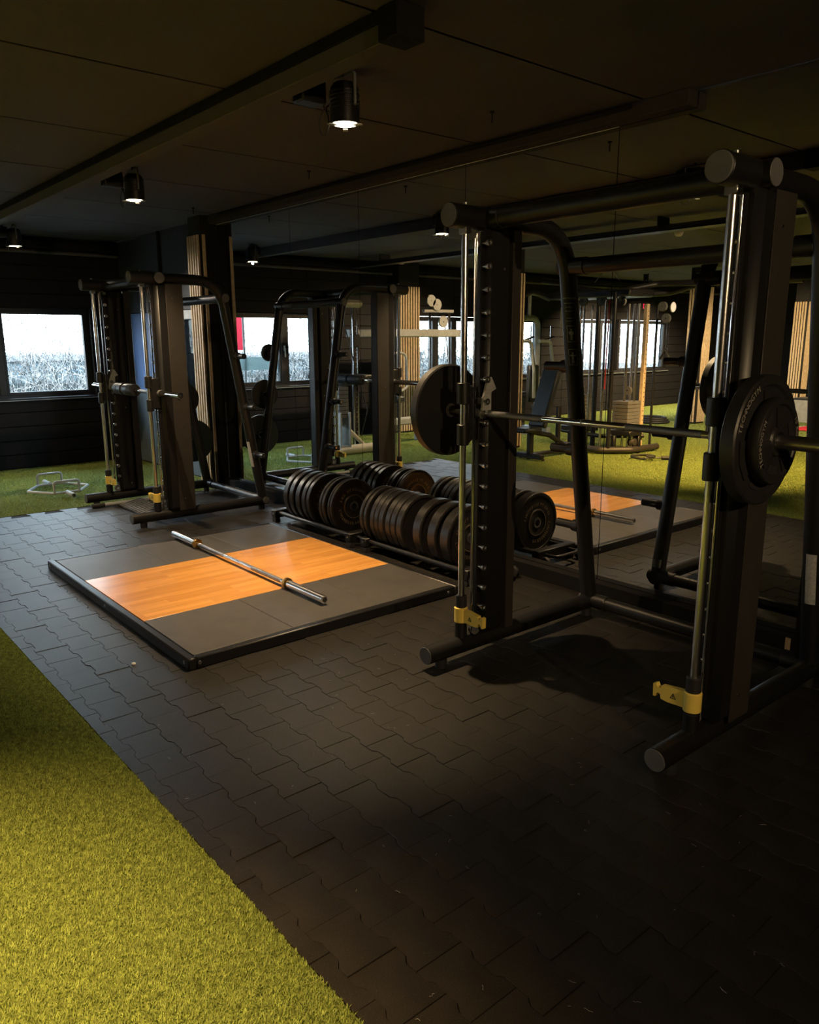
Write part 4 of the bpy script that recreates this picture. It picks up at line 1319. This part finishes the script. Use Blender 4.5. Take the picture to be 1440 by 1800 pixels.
for sx in (-0.2, 0.2):
    MB().lathe([(0.008, -0.018), (0.042, -0.018), (0.046, 0.0), (0.042, 0.018), (0.008, 0.018)], 18, Matrix.Translation((sx, -0.57, 0.046)) @ TO_X, closed=True).build('wheel', M['rubber'], bn)
    MB().cyl((sx, 0.26, 0.0), (sx, 0.26, 0.022), 0.02, 12).build('rubber_foot', M['rubber'], bn)

# multi cable station
ms = thing('cable_station', 'large black cable station with weight stacks and chrome rods, mirrored on the lit turf', 'weight machine', (-6.75, -1.45, 0))
for (x_, y_, r_, m_, z1) in ((-0.15, 0.21, 0.035, 'powder', 2.2), (0.19, 0.31, 0.030, 'powder', 2.2), (0.05, 0.31, 0.018, 'rod', 2.1), (0.28, 0.11, 0.018, 'rod', 2.05), (0.30, 0.01, 0.018, 'rod', 2.05), (0.37, 0.01, 0.018, 'rod', 2.05),
                             (-0.91, -0.19, 0.018, 'rod', 2.05), (-0.69, -0.09, 0.017, 'rod', 2.05), (-0.47, 0.11, 0.017, 'rod', 2.05), (-0.33, 0.11, 0.017, 'rod', 2.05), (0.27, -0.59, 0.018, 'powder', 2.0)):
    MB().cyl((x_, y_, 0.05), (x_, y_, z1), r_, 14).build('upright', M[m_], ms)
pu = MB().box(0.33, 0.39, -0.22, -0.16, 0.05, 2.05, 0.006).build('perforated_upright', M['oak'], ms)
for k in range(28):
    MB().cyl((0.3905, -0.19, 0.2 + k * 0.065), (0.392, -0.19, 0.2 + k * 0.065), 0.009, 8).build('hole', M['print_black'], pu)
stack_plates(ms, -0.55, 0.02, 0.34, 9, 0.22, 0.28, 0.05)
stack_plates(ms, 0.26, 0.02, 0.34, 8, 0.26, 0.30, 0.05)
for (x_, y_) in ((-0.55, 0.02), (0.28, 0.03)):
    MB().lathe([(0.01, -0.02), (0.06, -0.02), (0.055, 0.0), (0.06, 0.02), (0.01, 0.02)], 20, Matrix.Translation((x_, y_, 0.88)) @ FRONT, closed=True).build('pulley', M['cap'], ms)
MB().tube(fillet([(-0.75, 0.25, 0.06), (0.10, 0.40, 0.06), (0.40, 0.05, 0.06), (0.42, -0.55, 0.06)], 0.1), 0.045, 14).build('base_ring', M['powder_soft'], ms)
MB().tube([(-0.8, 0.10, 0.24), (0.05, 0.28, 0.24), (0.42, -0.2, 0.24)], 0.03, 12).build('lower_brace', M['powder'], ms)
MB().box(-0.78, -0.30, -0.12, 0.16, 0.26, 0.33, 0.008).box(0.12, 0.45, -0.12, 0.18, 0.26, 0.33, 0.008).build('stack_bed', M['powder'], ms)
for (x_, y_) in ((-0.6, 0.15), (-0.35, 0.2), (0.2, 0.2), (0.4, -0.1)):
    MB().box(x_ - 0.03, x_ + 0.03, y_ - 0.03, y_ + 0.03, 0.0, 0.26, 0.006).build('short_leg', M['powder'], ms)
MB().lathe([(0.0, -0.06), (0.05, -0.05), (0.075, 0.0), (0.05, 0.05), (0.0, 0.06)], 20, Matrix.Translation((0.36, -0.02, 0.16)) @ TO_X).build('roller', M['powder_soft'], ms)
MB().box(-0.98, 0.42, -0.26, 0.32, 2.14, 2.24, 0.02).build('top_frame', M['powder'], ms)
for pts in (((0.1, 0.1, 2.22), (0.45, -0.3, 2.32), (1.1, -0.4, 2.30), (2.3, -0.5, 2.28)), ((0.0, -0.1, 2.18), (0.5, -0.5, 2.2), (1.0, -0.45, 2.3)), ((-0.3, 0.1, 2.22), (-0.7, 0.3, 2.36), (-1.1, 0.3, 2.42))):
    MB().tube(fillet(list(pts), 0.15), 0.04, 14).build('boom_arm', M['powder'], ms)
for k, (x_, y_, z_) in enumerate(((-0.42, 0.2, 2.10), (-0.06, 0.25, 2.10), (0.22, 0.2, 2.08), (0.44, -0.45, 2.02), (0.46, -0.52, 1.86))):
    MB().lathe([(0.01, -0.02), (0.065, -0.02), (0.058, 0.0), (0.065, 0.02), (0.01, 0.02)], 20, Matrix.Translation((x_, y_, z_)) @ FRONT, closed=True).build('pulley', M['cap'], ms)
MB().tube([(0.12, 0.33, 2.1), (0.10, 0.33, 0.9)], 0.008, 8).build('red_strap', M['red'], ms)
MB().tube([(0.44, -0.58, 1.86), (0.44, -0.58, 1.45)], 0.005, 8).build('chain', M['steel'], ms)
MB().tube([(0.36, -0.58, 1.30), (0.44, -0.58, 1.42), (0.52, -0.58, 1.30)], 0.018, 10).build('rope_grip', M['rubber'], ms)
for a_ in (-1, 1):
    MB().tube([(0.05 + 0.02 * a_, 0.3, 2.55), (0.05 + 0.2 * a_, 0.32, 2.34)], 0.006, 8).build('wire', M['steel'], ms)
MB().box(-1.1, -1.0, -0.2, -0.12, 1.75, 2.05, 0.01).build('yellow_tag', M['oak'], ms)

# rope, mats
rp = thing('cable_rope', 'black twisted rope handle lying on the yellow lit turf', 'rope', (-6.03, -1.08, 0.0))
rpts = [(0.13 * math.cos(a) + 0.02 * a, 0.10 * math.sin(a), 0.022 + 0.006 * a) for a in np.linspace(0, 7.5, 34)]
MB().tube(rpts, 0.016, 10).build('rope', M['rubber'], rp)
MB().cyl((0.26, -0.16, 0.03), (0.38, -0.26, 0.03), 0.026, 14, 0.005).build('rope_stop', M['rubber'], rp)
MB().tube([(0.14, 0.05, 0.03), (0.26, -0.16, 0.03)], 0.013, 10).build('rope_tail', M['steel'], rp)
co = thing('coiled_band', 'dark coiled rubber hose lying on the turf before the brown wall', 'rubber hose', (-8.6, -5.30, 0))
for k in range(3):
    MB().tube([((0.36 - 0.03 * k) * math.cos(a), (0.30 - 0.03 * k) * math.sin(a), 0.025 + 0.035 * k) for a in np.linspace(0, 2 * PI, 26)[:-1]], 0.024, 8, closed=True).build('coil', M['rubber'], co)
rm = thing('red_mat', 'small red exercise mat on the far turf, mirrored right of the loaded plates', 'mat', (-5.75, -6.30, 0))
MB().box(-0.5, 0.5, -0.3, 0.3, 0.0, 0.025, 0.008).build('mat', M['red'], rm)
MB().box(-0.5, -0.46, -0.3, 0.3, 0.0252, 0.027).build('hem', M['print_white'], rm)
sb = thing('step_block', 'grey teal wedge block on the far turf before the farthest slatted pillar', 'exercise block', (-6.9, -7.60, 0))
MB().add([(-0.25, -0.2, 0), (0.35, -0.2, 0), (0.35, 0.2, 0), (-0.25, 0.2, 0), (0.05, -0.2, 0.42), (0.35, -0.2, 0.42), (0.35, 0.2, 0.42), (0.05, 0.2, 0.42)],
         [(3, 2, 1, 0), (4, 5, 6, 7), (0, 1, 5, 4), (1, 2, 6, 5), (2, 3, 7, 6), (3, 0, 4, 7)]).build('wedge', M['grey_paint'], sb, smooth=False)
MB().box(0.05, 0.35, -0.2, 0.2, 0.42, 0.46, 0.01).build('top_pad', M['pad'], sb)

# sockets, round light, led clock
for z, lab in ((1.42, 'white double socket plate on the window wall, upper one by the slats'), (0.90, 'white double socket plate on the window wall, lower one by the slats')):
    so = thing('wall_socket', lab, 'socket', (X_L + 0.02, -1.10, z), 0, 'wall sockets')
    MB().box(0.0, 0.014, -0.085, 0.085, -0.05, 0.05, 0.005).build('plate', M['white_plastic'], so)
    for dy in (-0.04, 0.04):
        MB().cyl((0.014, dy, 0), (0.0145, dy, 0), 0.024, 18).build('socket_well', M['cap'], so)
wl = thing('round_wall_light', 'round pale wall light glowing on the brown window wall', 'wall light', (X_L + 0.02, -9.25, 2.31))
MB().lathe([(0.0, 0.03), (0.09, 0.03), (0.11, 0.02), (0.115, 0.0)], 32, TO_X).build('diffuser', M['disc_glow'], wl)
MB().lathe([(0.115, 0.0), (0.125, 0.0), (0.125, 0.02), (0.115, 0.022)], 32, TO_X, closed=True).build('rim', M['white_plastic'], wl)
dc = thing('led_clock', 'small black clock with red glowing digits on the window wall', 'clock', (X_L + 0.02, -8.05, 2.30))
MB().box(0, 0.04, -0.16, 0.16, -0.08, 0.08, 0.006).build('case', M['powder'], dc)


def seg_digit(mb, y, segs):
    w_, h_ = 0.035, 0.05
    for s_ in segs:
        y0, y1, z0, z1 = {'t': (-w_, w_, h_ - .012, h_), 'm': (-w_, w_, -.006, .006), 'b': (-w_, w_, -h_, -h_ + .012), 'tl': (-w_, -w_ + .012, 0, h_), 'tr': (w_ - .012, w_, 0, h_),
                          'bl': (-w_, -w_ + .012, -h_, 0), 'br': (w_ - .012, w_, -h_, 0)}[s_]
        mb.box(0.04, 0.042, y + y0, y + y1, z0, z1)


dg_ = MB()
seg_digit(dg_, -0.08, ('tr', 'br'))
seg_digit(dg_, 0.04, ('t', 'b', 'tl', 'tr', 'bl', 'br'))
dg_.build('digits', M['led_red'], dc, smooth=False)
# ------------------------------------------------------------------ floor lint
lint = MB()
for i in range(90):
    x_, y_ = random.uniform(-3.2, -0.4), random.uniform(0.95, 2.5)
    a = random.uniform(0, 6.28)
    L = random.uniform(0.004, 0.02)
    p = [(x_ + L * (t_ - 0.5) * math.cos(a) + random.uniform(-.003, .003), y_ + L * (t_ - 0.5) * math.sin(a) + random.uniform(-.003, .003), 0.0035) for t_ in (0, 0.33, 0.66, 1)]
    lint.tube(p, 0.0006, 3)
lo_ = lint.build('floor_lint', M['sticker'])
tag(lo_, 'pale specks and fibres of lint on the near dark pavers', 'lint', kind='stuff')
ch = thing('chalk_crumb', 'white chalk crumb on the pavers beside the platform corner', 'chalk', (-3.72, 1.30, 0.002))
MB().lathe([(0.0, 0.0), (0.012, 0.001), (0.010, 0.006), (0.0, 0.008)], 8).build('crumb', M['white_plastic'], ch)

# ------------------------------------------------------------------ outside the windows
gr = struct('ground', MB().box(-60, X_L - 0.25, -40, 40, -0.4, -0.15).box(X_L - 0.25, 12, Y_M + 0.25, 40, -0.4, -0.15).mesh('ground', M['ground'], False))


def twigs(n, x0, x1, y0, y1, z1, seed, rad=(0.003, 0.008)):
    g = np.random.default_rng(seed)
    bx, by = g.uniform(x0, x1, n), g.uniform(y0, y1, n)
    bz = g.uniform(-0.1, 1, n) ** 1.25 * z1
    th, ph = g.uniform(0, 2 * PI, n), g.normal(0.9, 0.5, n)
    L = g.uniform(0.12, 0.5, n)
    r = g.uniform(rad[0], rad[1], n)
    P0 = np.stack([bx, by, bz], 1)
    D = np.stack([np.cos(th) * np.cos(ph), np.sin(th) * np.cos(ph), np.sin(ph)], 1)
    B = g.normal(0, 0.25, (n, 3))
    P1 = P0 + D * L[:, None] * 0.5
    P2 = P1 + (D + B) * L[:, None] * 0.5
    U = np.cross(D, np.array([0.3, 0.5, 0.8]))
    U /= np.linalg.norm(U, axis=1)[:, None]
    W = np.cross(D, U)
    vs = []
    for P, k in ((P0, 1.0), (P1, 0.75), (P2, 0.35)):
        for j in range(3):
            a = 2 * PI * j / 3
            vs.append(P + (U * math.cos(a) + W * math.sin(a)) * (r * k)[:, None])
    V = np.stack(vs, 1).reshape(-1, 3)
    f = []
    for i in range(2):
        for j in range(3):
            a, b = i * 3 + j, i * 3 + (j + 1) % 3
            f += [[a, b, b + 3], [a, b + 3, a + 3]]
    Fc = ((np.arange(n) * 9)[:, None, None] + np.array(f)[None]).reshape(-1)
    return V, Fc


def hedge(name, label, cat, parts, m):
    Vs, Fs, o_ = [], [], 0
    for a in parts:
        V, Fc = twigs(*a)
        Vs.append(V)
        Fs.append(Fc + o_)
        o_ += len(V)
    o = obj(name, np_mesh(name, np.concatenate(Vs), np.concatenate(Fs), 3, m))
    return tag(o, label, cat, kind='stuff')


hedge('winter_hedge', 'tangle of bare pale winter twigs outside the left windows', 'hedge',
      [(15000, -12.6, -11.35, -10.5, 5.5, 1.85, 11, (0.0025, 0.006))], M['twig'])
hedge('bare_stems', 'tall thin dark stems rising above the pale twig tangle outside', 'shrub',
      [(7000, -12.9, -11.4, -10.5, 5.5, 2.6, 12, (0.0018, 0.0045))], M['bark'])
hedge('winter_hedge', 'bare twigs with rusty leaves outside the window behind the column', 'hedge',
      [(9000, -15.0, -9.0, 4.8, 6.6, 2.2, 13, (0.003, 0.006))], M['twig'])
for (x0, x1, y0, y1, z, m_, lab) in ((-34, -28, -4, 3.2, 0.85, 'house', 'pale rendered building outside beyond the hedge'), (-36, -30, 5.0, 14, 1.0, 'house_b', 'blue grey building outside beyond the left window'),
                                     (-33, -28, -16, -6.5, 0.9, 'house_b', 'low blue grey building outside beyond the far windows')):
    bd = thing('building', lab, 'building', ((x0 + x1) / 2, (y0 + y1) / 2, -0.15))
    hx_, hy_ = (x1 - x0) / 2, (y1 - y0) / 2
    MB().box(-hx_, hx_, -hy_, hy_, 0, z).build('wall', M[m_], bd, smooth=False)
    MB().box(-hx_ - .2, hx_ + .2, -hy_ - .2, hy_ + .2, z, z + 0.25, 0.03).build('roof', M['roof'], bd, smooth=False)
    k = -hy_ + 0.8
    while k < hy_ - 1.0:
        w_ = MB().box(hx_, hx_ + 0.04, k, k + 1.0, 0.3, 0.7, 0.01).build('window', M['house_b'], bd, smooth=False)
        MB().box(hx_ + 0.03, hx_ + 0.045, k + 0.08, k + 0.92, 0.36, 0.64).build('pane', M['house'], w_, smooth=False)
        k += 1.9
eh = thing('evergreen_hedge', 'dark clipped evergreen hedge low behind the bare twigs outside', 'hedge', (-15.6, -2.0, -0.15))
MB().box(-0.45, 0.45, -9.5, 9.0, 0.0, 1.12, 0.12).build('hedge_core', M['shrub_dark'], eh)
V, Fc = twigs(9000, -0.6, 0.6, -9.6, 9.1, 1.25, 21, (0.006, 0.02))
lf_ = obj('leaves', np_mesh('leaves', V, Fc, 3, M['shrub_dark']), eh)
lf_['kind'] = 'stuff'
fl = thing('red_banner', 'tall red banner on a pole outside the left windows, mirrored', 'banner', (-11.27, 2.02, -0.15))
MB().cyl((0, -0.1, 0), (0, -0.1, 2.6), 0.02, 10).build('pole', M['grey_paint'], fl)
MB().add([(0.0, -0.08 + 0.16 * i / 5, z_) for i in range(6) for z_ in (1.58, 2.22)] , [(2 * i, 2 * i + 2, 2 * i + 3, 2 * i + 1) for i in range(5)]).build('cloth', M['banner'], fl)
sg = thing('banner_sign', 'long pale blank banner stretched outside between hedge and window, mirrored', 'sign', (-11.24, 1.78, -0.15))
MB().add([(0, -0.48, 1.27), (0, 0.44, 1.27), (0, 0.44, 1.47), (0, -0.48, 1.47)], [(0, 1, 2, 3)]).build('cloth', M['sign'], sg)
for dy in (-0.4, 0.38):
    MB().cyl((-0.03, dy, 0), (-0.03, dy, 1.4), 0.025, 10).build('post', M['grey_paint'], sg)

# window portals guide the daylight sampling through the real openings
for k, (a, b) in enumerate(WIN):
    ld = bpy.data.lights.new('window_portal', 'AREA')
    ld.shape = 'RECTANGLE'
    ld.size, ld.size_y = 1.1, b - a
    ld.cycles.is_portal = True
    lo = bpy.data.objects.new('window_portal', ld)
    COL.objects.link(lo)
    lo.location = (X_L - 0.05, (a + b) / 2, 1.43)
    lo.rotation_euler = (0, -PI / 2, 0)
ld = bpy.data.lights.new('window_portal', 'AREA')
ld.shape = 'RECTANGLE'
ld.size, ld.size_y = WX1 - WX0, 1.0
ld.cycles.is_portal = True
lo = bpy.data.objects.new('window_portal', ld)
COL.objects.link(lo)
lo.location = ((WX0 + WX1) / 2, Y_M + 0.09, 1.43)
lo.rotation_euler = (-PI / 2, 0, 0)
